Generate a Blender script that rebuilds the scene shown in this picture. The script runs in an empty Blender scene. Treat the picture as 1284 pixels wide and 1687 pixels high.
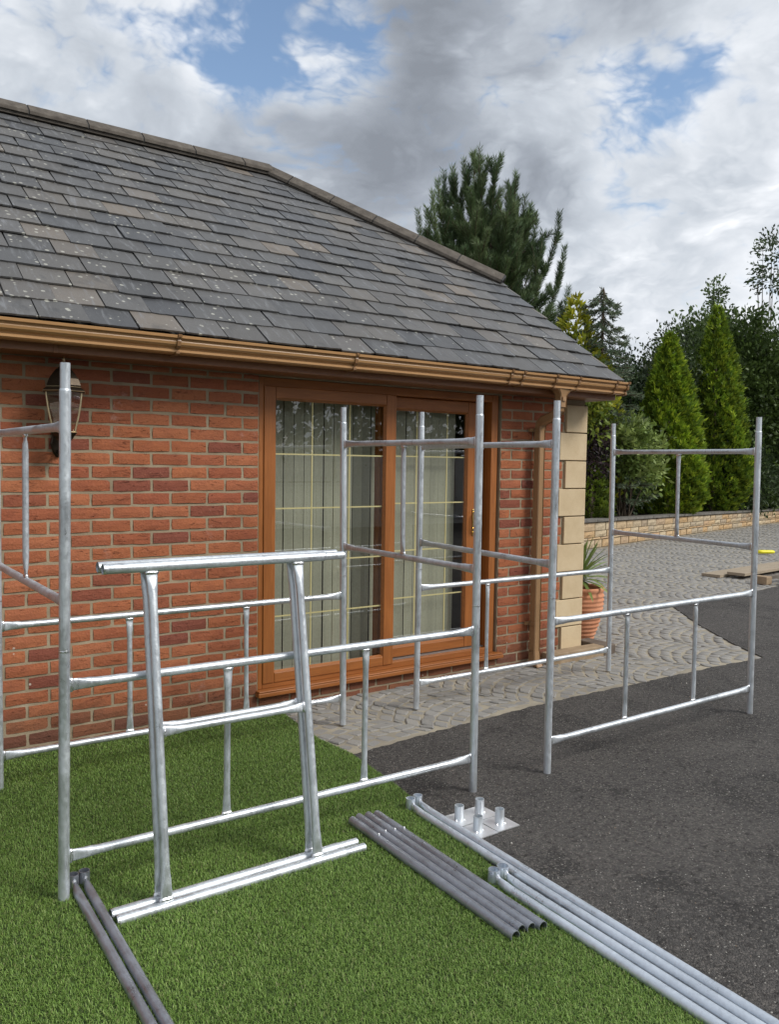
import bpy, bmesh, math, random
import numpy as np
from mathutils import Vector, Matrix
random.seed(7); rng = np.random.default_rng(7)
SC = bpy.context.scene
COL = SC.collection
R = math.radians
UP = Vector((0, 0, 1))

# ------------------------------------------------------------------ camera
CAM_H, YAW, PITCH, ROLL, FPX = 1.5657, 0.61917, 0.05883, 0.01508, 1370.25
cam = bpy.data.cameras.new('camera'); cam_o = bpy.data.objects.new('camera', cam); COL.objects.link(cam_o)
cam.sensor_fit = 'VERTICAL'; cam.sensor_height = 36.0; cam.lens = FPX / 1687 * 36.0
cam.clip_start = 0.05; cam.clip_end = 2000
_r0 = Vector((math.cos(YAW), -math.sin(YAW), 0)); _f0 = Vector((math.sin(YAW), math.cos(YAW), 0))
_f = _f0 * math.cos(PITCH) - UP * math.sin(PITCH); _u = UP * math.cos(PITCH) + _f0 * math.sin(PITCH)
_r = _r0 * math.cos(ROLL) + _u * math.sin(ROLL); _u2 = _u * math.cos(ROLL) - _r0 * math.sin(ROLL)
M = Matrix((( _r.x, _u2.x, -_f.x, 0), (_r.y, _u2.y, -_f.y, 0), (_r.z, _u2.z, -_f.z, CAM_H), (0, 0, 0, 1)))
cam_o.matrix_world = M
SC.camera = cam_o

# ------------------------------------------------------------------ world: blue sky with broken cloud
SUN_DIR = Vector((0.42, -0.62, 0.66)).normalized()          # from the ground towards the sun
world = bpy.data.worlds.new('World'); SC.world = world; world.use_nodes = True
wt = world.node_tree; wt.nodes.clear()
def wn(t, **k):
    n = wt.nodes.new(t)
    for a, b in k.items(): setattr(n, a, b)
    return n
def wl(a, b): wt.links.new(a, b)
def wmath(op, a, b=None, c=None, clamp=False):
    n = wn('ShaderNodeMath', operation=op, use_clamp=clamp)
    for i, v in enumerate((a, b, c)):
        if v is None: continue
        if isinstance(v, (int, float)): n.inputs[i].default_value = v
        else: wl(v, n.inputs[i])
    return n.outputs[0]
def wsmooth(x, lo, hi, a=0.0, b=1.0):
    n = wn('ShaderNodeMapRange', interpolation_type='SMOOTHSTEP'); wl(x, n.inputs[0])
    for i, v in enumerate((lo, hi, a, b)): n.inputs[i + 1].default_value = v
    return n.outputs[0]
tc = wn('ShaderNodeTexCoord')
nrm = wn('ShaderNodeVectorMath', operation='NORMALIZE'); wl(tc.outputs['Generated'], nrm.inputs[0])
DIR = nrm.outputs[0]
sep = wn('ShaderNodeSeparateXYZ'); wl(DIR, sep.inputs[0])
zc = wmath('ADD', wmath('MAXIMUM', sep.outputs[2], 0.0), 0.22)
cmb = wn('ShaderNodeCombineXYZ'); wl(wmath('DIVIDE', sep.outputs[0], zc), cmb.inputs[0]); wl(wmath('DIVIDE', sep.outputs[1], zc), cmb.inputs[1])
CP = cmb.outputs[0]
def wnoise(vec, scale, detail, rough, off=(0, 0, 0), dist=0.0):
    mp = wn('ShaderNodeMapping'); wl(vec, mp.inputs[0]); mp.inputs['Location'].default_value = off
    n = wn('ShaderNodeTexNoise'); wl(mp.outputs[0], n.inputs['Vector'])
    n.inputs['Scale'].default_value = scale; n.inputs['Detail'].default_value = detail; n.inputs['Roughness'].default_value = rough
    n.inputs['Distortion'].default_value = dist
    return n.outputs[0]
def blob(d, cos_in, cos_out):
    v = Vector(d).normalized()
    dn = wn('ShaderNodeVectorMath', operation='DOT_PRODUCT'); wl(DIR, dn.inputs[0]); dn.inputs[1].default_value = v
    return wsmooth(dn.outputs['Value'], cos_out, cos_in)
warp = wn('ShaderNodeTexNoise'); wl(CP, warp.inputs['Vector']); warp.inputs['Scale'].default_value = 2.6; warp.inputs['Detail'].default_value = 5
wsub = wn('ShaderNodeVectorMath', operation='SUBTRACT'); wl(warp.outputs['Color'], wsub.inputs[0]); wsub.inputs[1].default_value = (.5, .5, .5)
wsc = wn('ShaderNodeVectorMath', operation='SCALE'); wl(wsub.outputs[0], wsc.inputs[0]); wsc.inputs['Scale'].default_value = 0.42
wad = wn('ShaderNodeVectorMath', operation='ADD'); wl(CP, wad.inputs[0]); wl(wsc.outputs[0], wad.inputs[1]); CW = wad.outputs[0]
def wmap(x, a, b): return wmath('MULTIPLY', wmath('SUBTRACT', x, a), b)
n_big = wnoise(CW, 1.3, 10, 0.55, (3.1, 1.7, 0.4))
wd2 = wn('ShaderNodeVectorMath', operation='ADD'); wsc2 = wn('ShaderNodeVectorMath', operation='SCALE'); wl(wsub.outputs[0], wsc2.inputs[0]); wsc2.inputs['Scale'].default_value = 0.10; wl(DIR, wd2.inputs[0]); wl(wsc2.outputs[0], wd2.inputs[1])
dsq = wn('ShaderNodeVectorMath', operation='MULTIPLY'); wl(wd2.outputs[0], dsq.inputs[0]); dsq.inputs[1].default_value = (1, 1, 1.7)
n_mid = wnoise(dsq.outputs[0], 4.2, 8, 0.55, (8.2, 4.4, 2.0))
n_fine = wnoise(dsq.outputs[0], 16.0, 9, 0.60, (1.0, 5.0, 2.0))
n_puff = wmath('MULTIPLY', n_fine, 0.55)
for _s, _a in ((7.0, .62), (15.0, .40), (31.0, .26), (64.0, .15)):     # billowing octaves
    n_puff = wmath('ADD', wmath('SUBTRACT', n_puff, _a * .20 - .058), wmath('MULTIPLY', wmath('ABSOLUTE', wmath('SUBTRACT', wnoise(dsq.outputs[0], _s, 1, .5, (_s, 2.0, 1.0)), .5)), 2.0 * _a))
gap = 0.0
for _d, _i, _o, _k in (((0.371, 0.815, 0.45), 0.99985, 0.99619, 0.8), ((0.445, 0.781, 0.443), 0.99978, 0.9954, 1.0), ((0.497, 0.747, 0.447), 0.9999, 0.99731, 0.9), ((0.742, 0.586, 0.325), 0.99985, 0.99619, 0.85), ((0.722, 0.604, 0.33), 0.99996, 0.99813, 0.5), ((0.725, 0.553, 0.408), 0.9999, 0.99692, 0.75), ((0.775, 0.53, 0.36), 0.9999, 0.99692, 0.5)):
    gap = wmath('ADD', gap, wmath('MULTIPLY', blob(_d, _i, _o), _k))
cov = wmath('ADD', wmap(n_big, .5, 0.9), wmath('ADD', wmap(n_mid, .5, .8), wmap(n_puff, .5, .75)))
cov = wmath('ADD', wmath('SUBTRACT', cov, wmath('MULTIPLY', gap, 0.21)), 0.34)
cover = wsmooth(cov, -0.10, 0.20)
dark = wmap(n_mid, .5, 1.25)
for _d, _i, _o, _k in (((.59, .675, .45), 0.99863, 0.96593, .52), ((.49, .80, .34), 0.99939, 0.98481, .30), ((.25, .89, .39), 0.99985, 0.99452, .12)):
    dark = wmath('ADD', dark, wmath('MULTIPLY', blob(_d, _i, _o), _k))
lit = wmath('SUBTRACT', 0.56, dark)
for _d, _i, _o, _k in (((.475, .765, .415), 0.99995, 0.99692, .55), ((.64, .64, .41), 0.99939, 0.99452, .12), ((.70, .61, .37), 0.99985, 0.99619, .30), ((.29, .85, .45), 0.99939, 0.98769, .06), ((.75, .60, .27), 0.99, 0.95, .16)):
    lit = wmath('ADD', lit, wmath('MULTIPLY', blob(_d, _i, _o), _k))
lit = wmath('ADD', lit, wmap(n_puff, .5, 0.95))
lit = wmath('ADD', lit, wmath('MULTIPLY', wsmooth(cov, 0.02, 0.35, 1.0, 0.0), 0.22))
lit = wmath('ADD', wmath('MULTIPLY', lit, 0.60), wsmooth(sep.outputs[2], 0.10, 0.40, 0.20, 0.15))
ramp = wn('ShaderNodeValToRGB'); wl(lit, ramp.inputs[0])
el = ramp.color_ramp.elements
el[0].position = 0.0; el[0].color = (0.165, 0.182, 0.21, 1)
el[1].position = 0.92; el[1].color = (0.90, 0.905, 0.91, 1)
e = el.new(0.22); e.color = (0.235, 0.258, 0.295, 1)
e = el.new(0.45); e.color = (0.37, 0.40, 0.44, 1)
e = el.new(0.68); e.color = (0.55, 0.57, 0.60, 1)
sky = wn('ShaderNodeTexSky'); sky.sky_type = 'NISHITA'; sky.sun_disc = False
sky.sun_elevation = math.asin(SUN_DIR.z); sky.sun_rotation = math.atan2(SUN_DIR.x, SUN_DIR.y)
sky.air_density = 1.1; sky.dust_density = 0.6
SKY_STRENGTH = 0.10
cl_scale = wn('ShaderNodeVectorMath', operation='SCALE'); wl(ramp.outputs[0], cl_scale.inputs[0]); cl_scale.inputs['Scale'].default_value = 1.0 / SKY_STRENGTH
mixc = wn('ShaderNodeMix', data_type='RGBA'); wl(cover, mixc.inputs[0]); wl(sky.outputs[0], mixc.inputs[6]); wl(cl_scale.outputs[0], mixc.inputs[7])
bg = wn('ShaderNodeBackground'); bg.inputs['Strength'].default_value = SKY_STRENGTH; wl(mixc.outputs[2], bg.inputs[0])
world.cycles.sampling_method = 'MANUAL'; world.cycles.sample_map_resolution = 512
wo = wn('ShaderNodeOutputWorld'); wl(bg.outputs[0], wo.inputs[0])

# ------------------------------------------------------------------ sun (veiled by cloud) and exposure
sl = bpy.data.lights.new('sun', 'SUN'); so = bpy.data.objects.new('sun', sl); COL.objects.link(so)
sl.energy = 1.8; sl.angle = R(24); sl.color = (1.0, 0.965, 0.91)
so.rotation_euler = (-SUN_DIR).to_track_quat('-Z', 'Y').to_euler()
SC.view_settings.view_transform = 'Standard'; SC.view_settings.look = 'None'
SC.view_settings.gamma = 1.0; SC.view_settings.use_curve_mapping = False
SC.view_settings.exposure = 0.74
SC.render.engine = 'CYCLES'
SC.cycles.max_bounces = 8; SC.cycles.transparent_max_bounces = 16
SC.cycles.use_denoising = True

# ================================================================== helpers
ORG = {}                                                     # world translation of parents
def put(o, parent=None):
    COL.objects.link(o)
    if parent is not None:
        o.parent = parent
        o.matrix_parent_inverse = Matrix.Translation(-ORG.get(parent.name, Vector((0, 0, 0))))
    return o
def empty(name, loc):
    o = bpy.data.objects.new(name, None); o.empty_display_size = 0.1; o.location = loc; COL.objects.link(o); ORG[o.name] = Vector(loc); return o
def tag(o, label=None, cat=None, group=None, kind=None):
    if label: o['label'] = label
    if cat: o['category'] = cat
    if group: o['group'] = group
    if kind: o['kind'] = kind
    return o

class MB:
    def __init__(s): s.v = []; s.f = []; s.m = []; s.sm = []
    def add(s, vs, fs, mi=0, smooth=False):
        k = len(s.v); s.v += [tuple(v) for v in vs]
        for f in fs: s.f.append(tuple(i + k for i in f)); s.m.append(mi); s.sm.append(smooth)
    def box(s, a, b, mi=0):
        x0, y0, z0 = a; x1, y1, z1 = b
        s.add([(x0, y0, z0), (x1, y0, z0), (x1, y1, z0), (x0, y1, z0), (x0, y0, z1), (x1, y0, z1), (x1, y1, z1), (x0, y1, z1)],
              [(0, 3, 2, 1), (4, 5, 6, 7), (0, 1, 5, 4), (1, 2, 6, 5), (2, 3, 7, 6), (3, 0, 4, 7)], mi)
    def sections(s, secs, caps=(True, True), mi=0, smooth=True):
        """secs: list of closed rings (lists of points, same length)"""
        n = len(secs[0]); vs = [p for r in secs for p in r]; fs = []
        for i in range(len(secs) - 1):
            for j in range(n):
                a = i * n + j; b = i * n + (j + 1) % n
                fs.append((a, b, b + n, a + n))
        s.add(vs, fs, mi, smooth)
        if caps[0]: s.add(secs[0], [tuple(range(n))[::-1]], mi)
        if caps[1]: s.add(secs[-1], [tuple(range(n))], mi)
    def ring(s, c, a, b, ra, rb, n=18, pw=1.0):
        out = []
        for j in range(n):
            t = 2 * math.pi * j / n; ct, st = math.cos(t), math.sin(t)
            if pw != 1.0: ct = math.copysign(abs(ct) ** pw, ct); st = math.copysign(abs(st) ** pw, st)
            out.append(tuple(Vector(c) + a * (ra * ct) + b * (rb * st)))
        return out
    def axes(s, d, ref=UP):
        d = Vector(d).normalized(); ref = Vector(ref)
        if abs(d.dot(ref.normalized())) > 0.98: ref = Vector((1, 0, 0)) if abs(d.x) < .9 else Vector((0, 1, 0))
        a = ref - d * ref.dot(d); a.normalize(); b = d.cross(a); return d, a, b
    def tube(s, p0, p1, r, hollow=None, n=18, ref=UP, caps=(True, True), mi=0):
        p0, p1 = Vector(p0), Vector(p1); d, a, b = s.axes(p1 - p0, ref)
        if hollow is None:
            s.sections([s.ring(p0, a, b, r, r, n), s.ring(p1, a, b, r, r, n)], caps, mi)
        else:
            ri = r - hollow; dep = min(0.25, (p1 - p0).length * 0.45)
            s.sections([s.ring(p0 + d * dep, a, b, ri, ri, n), s.ring(p0, a, b, ri, ri, n)], (True, False), mi)
            s.sections([s.ring(p0, a, b, ri, ri, n), s.ring(p0, a, b, r, r, n)], (False, False), mi, False)
            s.sections([s.ring(p0, a, b, r, r, n), s.ring(p1, a, b, r, r, n)], (False, False), mi)
            s.sections([s.ring(p1, a, b, r, r, n), s.ring(p1, a, b, ri, ri, n)], (False, False), mi, False)
            s.sections([s.ring(p1, a, b, ri, ri, n), s.ring(p1 - d * dep, a, b, ri, ri, n)], (False, True), mi)
    def lathe(s, c, prof, n=24, mi=0, smooth=True, ph=0.0, sx=1, sy=1):
        c = Vector(c); rings = []
        for r, z in prof:
            rings.append([(c.x + sx * r * math.cos(2 * math.pi * (j + ph) / n), c.y + sy * r * math.sin(2 * math.pi * (j + ph) / n), c.z + z) for j in range(n)])
        s.sections(rings, (True, True), mi, smooth)
    def extrude(s, prof, p0, p1, a, b, mi=0, smooth=False, caps=True):
        p0, p1 = Vector(p0), Vector(p1); a, b = Vector(a), Vector(b)
        s.sections([[tuple(p + a * x + b * y) for x, y in prof] for p in (p0, p1)], (caps, caps), mi, smooth)
    def mesh(s, name, mats):
        me = bpy.data.meshes.new(name); me.from_pydata(s.v, [], s.f)
        for m in (mats if isinstance(mats, (list, tuple)) else [mats]): me.materials.append(m)
        me.polygons.foreach_set('material_index', s.m); me.polygons.foreach_set('use_smooth', s.sm)
        bm = bmesh.new(); bm.from_mesh(me); bmesh.ops.recalc_face_normals(bm, faces=bm.faces); bm.to_mesh(me); bm.free()
        return me
    def build(s, name, mats, parent=None, bevel=0.0):
        o = bpy.data.objects.new(name, s.mesh(name, mats)); put(o, parent)
        if bevel:
            md = o.modifiers.new('bevel', 'BEVEL'); md.width = bevel; md.segments = 2; md.limit_method = 'ANGLE'; md.angle_limit = R(40)
        return o

def np_mesh(name, V, F, mat, parent=None, col=None, smooth=False, normals=None):
    """fast mesh from arrays; F (n,k); col per-vertex (n,3)"""
    me = bpy.data.meshes.new(name); k = F.shape[1]
    me.vertices.add(len(V)); me.vertices.foreach_set('co', np.ascontiguousarray(V, dtype=np.float32).ravel())
    me.loops.add(F.size); me.loops.foreach_set('vertex_index', np.ascontiguousarray(F, dtype=np.int32).ravel())
    me.polygons.add(len(F)); me.polygons.foreach_set('loop_start', np.arange(0, F.size, k, dtype=np.int32))
    me.polygons.foreach_set('loop_total', np.full(len(F), k, dtype=np.int32))
    me.update(calc_edges=True)
    if smooth: me.polygons.foreach_set('use_smooth', np.ones(len(F), dtype=bool))
    if col is not None:
        at = me.color_attributes.new('Col', 'FLOAT_COLOR', 'POINT')
        at.data.foreach_set('color', np.concatenate([col, np.ones((len(col), 1))], 1).astype(np.float32).ravel())
    me.materials.append(mat)
    o = bpy.data.objects.new(name, me); put(o, parent); return o

# ------------------------------------------------------------------ material helpers
class Mat:
    def __init__(s, name, rough=0.6, metal=0.0, spec=0.5):
        s.m = bpy.data.materials.new(name); s.m.use_nodes = True; s.t = s.m.node_tree; s.t.nodes.clear()
        s.out = s.n('ShaderNodeOutputMaterial'); s.p = s.n('ShaderNodeBsdfPrincipled'); s.l(s.p.outputs[0], s.out.inputs[0])
        s.p.inputs['Roughness'].default_value = rough; s.p.inputs['Metallic'].default_value = metal
        s.p.inputs['Specular IOR Level'].default_value = spec
        s.tc = s.n('ShaderNodeTexCoord'); s.obj = s.tc.outputs['Object']; s.info = None; s._bump = None
    def n(s, t, **k):
        x = s.t.nodes.new(t)
        for a, b in k.items(): setattr(x, a, b)
        return x
    def l(s, a, b): s.t.links.new(a, b)
    def set(s, inp, v):
        if isinstance(v, (int, float)): s.p.inputs[inp].default_value = v
        elif isinstance(v, tuple): s.p.inputs[inp].default_value = v if len(v) == 4 else v + (1,)
        else: s.l(v, s.p.inputs[inp])
    def rand(s):
        if s.info is None: s.info = s.n('ShaderNodeObjectInfo')
        return s.info.outputs['Random']
    def geo_pos(s): return s.n('ShaderNodeNewGeometry').outputs['Position']
    def shifted(s, vec, amt=37.0):
        cm = s.n('ShaderNodeCombineXYZ'); r = s.math('MULTIPLY', s.rand(), amt)
        for i in range(3): s.l(r, cm.inputs[i])
        a = s.n('ShaderNodeVectorMath', operation='ADD'); s.l(vec, a.inputs[0]); s.l(cm.outputs[0], a.inputs[1]); return a.outputs[0]
    def vmul(s, vec, k):
        a = s.n('ShaderNodeVectorMath', operation='MULTIPLY'); s.l(vec, a.inputs[0]); a.inputs[1].default_value = k; return a.outputs[0]
    def noise(s, vec, scale, detail=4, rough=0.55, dist=0.0, out=0):
        x = s.n('ShaderNodeTexNoise'); s.l(vec, x.inputs['Vector'])
        x.inputs['Scale'].default_value = scale; x.inputs['Detail'].default_value = detail; x.inputs['Roughness'].default_value = rough; x.inputs['Distortion'].default_value = dist
        return x.outputs[out]
    def voro(s, vec, scale, feature='F1', out='Distance', rnd=1.0):
        x = s.n('ShaderNodeTexVoronoi', feature=feature); s.l(vec, x.inputs['Vector']); x.inputs['Scale'].default_value = scale
        x.inputs['Randomness'].default_value = rnd; return x.outputs[out]
    def math(s, op, a, b=None, clamp=False):
        x = s.n('ShaderNodeMath', operation=op, use_clamp=clamp)
        for i, v in enumerate((a, b)):
            if v is None: continue
            if isinstance(v, (int, float)): x.inputs[i].default_value = v
            else: s.l(v, x.inputs[i])
        return x.outputs[0]
    def step(s, x, lo, hi, a=0.0, b=1.0):
        r = s.n('ShaderNodeMapRange', interpolation_type='SMOOTHSTEP'); s.l(x, r.inputs[0])
        for i, v in enumerate((lo, hi, a, b)): r.inputs[i + 1].default_value = v
        return r.outputs[0]
    def ramp(s, x, stops, interp='LINEAR'):
        r = s.n('ShaderNodeValToRGB'); s.l(x, r.inputs[0]); cr = r.color_ramp; cr.interpolation = interp
        while len(cr.elements) > 1: cr.elements.remove(cr.elements[-1])
        cr.elements[0].position = stops[0][0]; cr.elements[0].color = tuple(stops[0][1]) + (1,)
        for p, c in stops[1:]:
            e = cr.elements.new(p); e.color = tuple(c) + (1,)
        return r.outputs[0]
    def mix(s, fac, a, b, mode='MIX'):
        x = s.n('ShaderNodeMix', data_type='RGBA', blend_type=mode)
        for i, v in ((0, fac), (6, a), (7, b)):
            if isinstance(v, (int, float)): x.inputs[i].default_value = v
            elif isinstance(v, tuple): x.inputs[i].default_value = v + (1,)
            else: s.l(v, x.inputs[i])
        return x.outputs[2]
    def bump(s, h, strength=0.3, dist=0.01):
        b = s.n('ShaderNodeBump'); b.inputs['Strength'].default_value = strength; b.inputs['Distance'].default_value = dist
        s.l(h, b.inputs['Height'])
        if s._bump is not None: s.l(s._bump, b.inputs['Normal'])
        s._bump = b.outputs[0]; s.set('Normal', s._bump)

def mat_plain(name, col, rough=0.6, metal=0.0, var=0.12, scale=18.0, bump=0.05):
    m = Mat(name, rough, metal); n = m.noise(m.obj, scale, 5)
    c = tuple(col)
    m.set('Base Color', m.ramp(n, [(0.25, tuple(x * (1 - var) for x in c)), (0.75, tuple(min(1, x * (1 + var)) for x in c))]))
    if bump: m.bump(n, bump, 0.01)
    return m.m

def mat_galv(name, base, rough, dirt=0.35, dark=(0.22, 0.21, 0.22), metal=0.75):
    """galvanised steel: spangle, runs, dull grey patches and scuffs"""
    m = Mat(name, rough, metal); p = m.obj
    sp = m.voro(m.vmul(p, (1, 1, .55)), 95, out='Color'); ss = m.n('ShaderNodeSeparateColor'); m.l(sp, ss.inputs[0]); spang = ss.outputs[0]
    bl = m.noise(p, 6, 7, 0.68, 0.7); fine = m.noise(p, 85, 4, 0.65); st = m.noise(m.vmul(p, (90, 90, 4)), 1.0, 4, 0.6, .4); sc = m.noise(m.vmul(p, (9, 9, 130)), 1.0, 3, 0.7, .8)
    c = m.ramp(bl, [(0.28, tuple(x * 0.80 for x in base)), (0.5, base), (0.72, tuple(min(1, x * 1.12) for x in base))])
    c = m.mix(m.step(spang, 0.0, 1.0, 0.0, 0.22), c, tuple(min(1, x * 1.35) for x in base))
    c = m.mix(m.step(st, 0.54, 0.70, 0, dirt), c, dark)
    c = m.mix(m.step(fine, 0.60, 0.74, 0, dirt), c, dark)
    c = m.mix(m.step(sc, 0.66, 0.74, 0, dirt * .8), c, tuple(x * .7 for x in dark))
    m.set('Base Color', c)
    r = m.math('ADD', m.step(bl, 0.3, 0.72, rough - 0.13, rough + 0.16), m.math('MULTIPLY', m.math('SUBTRACT', spang, .5), 0.14))
    m.set('Roughness', r); m.bump(m.math('ADD', fine, m.math('MULTIPLY', bl, 2.5)), 0.14, 0.004)
    return m.m

GALV = mat_galv('galvanised_steel', (0.60, 0.635, 0.665), 0.46, 0.26)
GALV_DULL = mat_galv('weathered_galvanised_steel', (0.55, 0.57, 0.60), 0.48, 0.42)
GALV_BLUE = mat_galv('clean_galvanised_steel', (0.60, 0.65, 0.71), 0.42, 0.08)
STEEL = mat_galv('bare_dark_steel', (0.325, 0.345, 0.385), 0.42, 0.3, (0.15, 0.152, 0.16))
ZINC = mat_plain('bright_zinc_plate', (0.78, 0.79, 0.81), 0.5, 0.85, 0.08, 30, 0.03)
WELD = mat_plain('weld_bead', (0.74, 0.75, 0.77), 0.3, 1.0, 0.25, 160, 0.3)

def mat_brick():
    m = Mat('red_brick', 0.88, 0, 0.25); p = m.shifted(m.obj)
    base = m.ramp(m.rand(), [(0.0, (0.30, 0.094, 0.045)), (0.14, (0.38, 0.126, 0.055)), (0.3, (0.42, 0.146, 0.064)), (0.42, (0.33, 0.102, 0.049)), (0.56, (0.44, 0.160, 0.074)), (0.68, (0.315, 0.094, 0.048)), (0.8, (0.39, 0.133, 0.060)), (0.91, (0.26, 0.080, 0.046)), (0.97, (0.21, 0.068, 0.046)), (1.0, (0.35, 0.114, 0.053))])
    n1 = m.noise(p, 12, 6, 0.65); n2 = m.noise(p, 90, 4, 0.6); gr = m.noise(p, 260, 3, 0.7); cr = m.noise(m.vmul(p, (14, 14, 60)), 1.0, 5, 0.7, 1.2)
    c = m.mix(m.step(n1, 0.35, 0.75, 0, 0.55), base, m.mix(0.5, base, (0.20, 0.060, 0.045)))
    c = m.mix(m.step(n2, 0.58, 0.74, 0, 0.45), c, (0.47, 0.21, 0.13))
    c = m.mix(m.step(gr, 0.52, 0.70, 0, 0.5), c, (0.15, 0.05, 0.035))
    c = m.mix(m.step(cr, 0.60, 0.70, 0, 0.55), c, (0.16, 0.045, 0.03))
    pos = m.geo_pos(); ef = m.noise(pos, 2.3, 6, 0.7, 0.6); ef2 = m.noise(pos, 26, 3, 0.6)
    c = m.mix(m.math('MULTIPLY', m.step(ef, 0.60, 0.74), m.step(ef2, 0.45, 0.7, 0, 0.35)), c, (0.56, 0.42, 0.38))
    sz = m.n('ShaderNodeSeparateXYZ'); m.l(pos, sz.inputs[0]); dirt = m.math('ADD', sz.outputs[2], m.math('MULTIPLY', m.math('SUBTRACT', m.noise(pos, 5, 5, .7), .5), .5))
    c = m.mix(m.step(dirt, 0.05, 0.34, 0.55, 0), c, (0.105, 0.062, 0.04))
    fv = m.n('ShaderNodeTexVoronoi'); m.l(pos, fv.inputs['Vector']); fv.inputs['Scale'].default_value = 11.0; fc = m.n('ShaderNodeSeparateColor'); m.l(fv.outputs['Color'], fc.inputs[0])
    fleck = m.math('MULTIPLY', m.math('MULTIPLY', m.step(fv.outputs['Distance'], .05, .085, 1, 0), m.step(fc.outputs[0], .62, .66)), m.step(sz.outputs[2], .75, 1.05, 1, 0))
    c = m.mix(m.math('MULTIPLY', fleck, .8), c, (.62, .55, .47))
    c = m.mix(m.step(m.noise(pos, 1.1, 5, .6), .5, .68, 0, .38), c, m.mix(1.0, c, (.62, .58, .58), 'MULTIPLY'))
    m.set('Base Color', c)
    m.bump(m.math('SUBTRACT', m.math('ADD', n2, n1), m.step(cr, 0.58, 0.72, 0, 1.6)), 0.75, 0.006)
    return m.m
BRICK = mat_brick()
def mat_mortar():
    m = Mat('sandy_mortar', 0.95, 0, 0.2); p = m.geo_pos(); n = m.noise(p, 6, 5, 0.6); f = m.noise(p, 220, 3, 0.7)
    c = m.ramp(n, [(0.3, (0.25, 0.195, 0.13)), (0.6, (0.36, 0.292, 0.20)), (0.8, (0.47, 0.40, 0.295))])
    m.set('Base Color', m.mix(m.step(f, 0.55, 0.8, 0, 0.4), c, (0.20, 0.15, 0.10))); m.bump(f, 0.6, 0.004); return m.m
MORTAR = mat_mortar()
def mat_slate():
    m = Mat('roof_slate', 0.52, 0, 0.5); p = m.shifted(m.obj, 53.0)
    base = m.ramp(m.rand(), [(0.0, (0.044, 0.045, 0.048)), (0.18, (0.085, 0.083, 0.079)), (0.36, (0.056, 0.059, 0.064)), (0.5, (0.102, 0.095, 0.086)), (0.62, (0.074, 0.073, 0.072)), (0.76, (0.118, 0.107, 0.092)), (0.86, (0.064, 0.065, 0.067)), (0.94, (0.135, 0.117, 0.097)), (1.0, (0.158, 0.133, 0.107))])
    n1 = m.noise(p, 7, 7, 0.65, 0.8); n2 = m.noise(m.vmul(p, (26, 4, 20)), 1.0, 5, 0.65, 0.5); f = m.noise(p, 130, 4, 0.6)
    c = m.mix(m.step(n1, 0.35, 0.75, 0, 0.55), base, m.mix(0.5, base, (0.14, 0.145, 0.155)))
    c = m.mix(m.step(n2, 0.54, 0.70, 0, 0.55), c, (0.20, 0.207, 0.218))
    c = m.mix(m.step(m.noise(p, 3.2, 5, 0.6, 1.5), 0.55, 0.70, 0, 0.45), c, (0.034, 0.035, 0.038))
    c = m.mix(m.step(f, 0.55, 0.75, 0, 0.3), c, (0.05, 0.05, 0.055))
    # lichen: separate pale spots
    d = m.voro(m.geo_pos(), 24, rnd=1.0); cid = m.n('ShaderNodeTexVoronoi'); m.l(m.geo_pos(), cid.inputs['Vector']); cid.inputs['Scale'].default_value = 24
    sepc = m.n('ShaderNodeSeparateColor'); m.l(cid.outputs['Color'], sepc.inputs[0])
    wob = m.noise(m.geo_pos(), 60, 3, 0.6); sx_ = m.n('ShaderNodeSeparateXYZ'); m.l(m.geo_pos(), sx_.inputs[0]); patch = m.math('ADD', m.noise(m.geo_pos(), 1.9, 4, 0.65), m.step(sx_.outputs[0], 0.5, 4.6, 0.12, -0.16))
    rad = m.math('MULTIPLY', m.step(m.math('ADD', sepc.outputs[0], m.math('MULTIPLY', m.math('SUBTRACT', patch, 0.5), 1.2)), 0.48, 1.05), 0.29)
    spot = m.step(m.math('SUBTRACT', m.math('ADD', d, m.math('MULTIPLY', m.math('SUBTRACT', wob, 0.5), 0.34)), rad), -0.03, 0.015, 1, 0)
    spot = m.math('MULTIPLY', spot, m.step(sepc.outputs[0], 0.50, 0.54))
    c = m.mix(m.math('MULTIPLY', spot, m.step(wob, .3, .6, .35, .85)), c, (0.42, 0.415, 0.36))
    c = m.mix(m.math('MULTIPLY', m.step(m.noise(m.geo_pos(), 34, 4, .7), .60, .72), m.step(patch, .45, .7, 0, .5)), c, (0.24, 0.235, 0.19))
    m.set('Base Color', c); m.set('Roughness', m.math('ADD', m.step(n1, 0.3, 0.8, 0.34, 0.58), m.math('MULTIPLY', m.math('FRACT', m.math('MULTIPLY', m.rand(), 17.0)), 0.2)))
    m.bump(m.math('ADD', m.math('MULTIPLY', n2, 1.0), m.math('MULTIPLY', f, 0.5)), 0.45, 0.004)
    return m.m
SLATE = mat_slate()
def mat_concrete(name, cols, sc=14):
    m = Mat(name, 0.9, 0, 0.2); p = m.shifted(m.geo_pos(), 11.0); n = m.noise(p, sc, 7, 0.68); f = m.noise(p, 150, 3, 0.7)
    c = m.ramp(n, [(0.28, cols[0]), (0.55, cols[1]), (0.78, cols[2])])
    m.set('Base Color', m.mix(m.step(f, 0.6, 0.8, 0, 0.5), c, tuple(x * 0.5 for x in cols[0]))); m.bump(m.math('ADD', n, f), 0.5, 0.005); return m.m
RIDGE = mat_concrete('weathered_ridge_concrete', [(0.065, 0.056, 0.047), (0.115, 0.10, 0.084), (0.165, 0.148, 0.125)])
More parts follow.
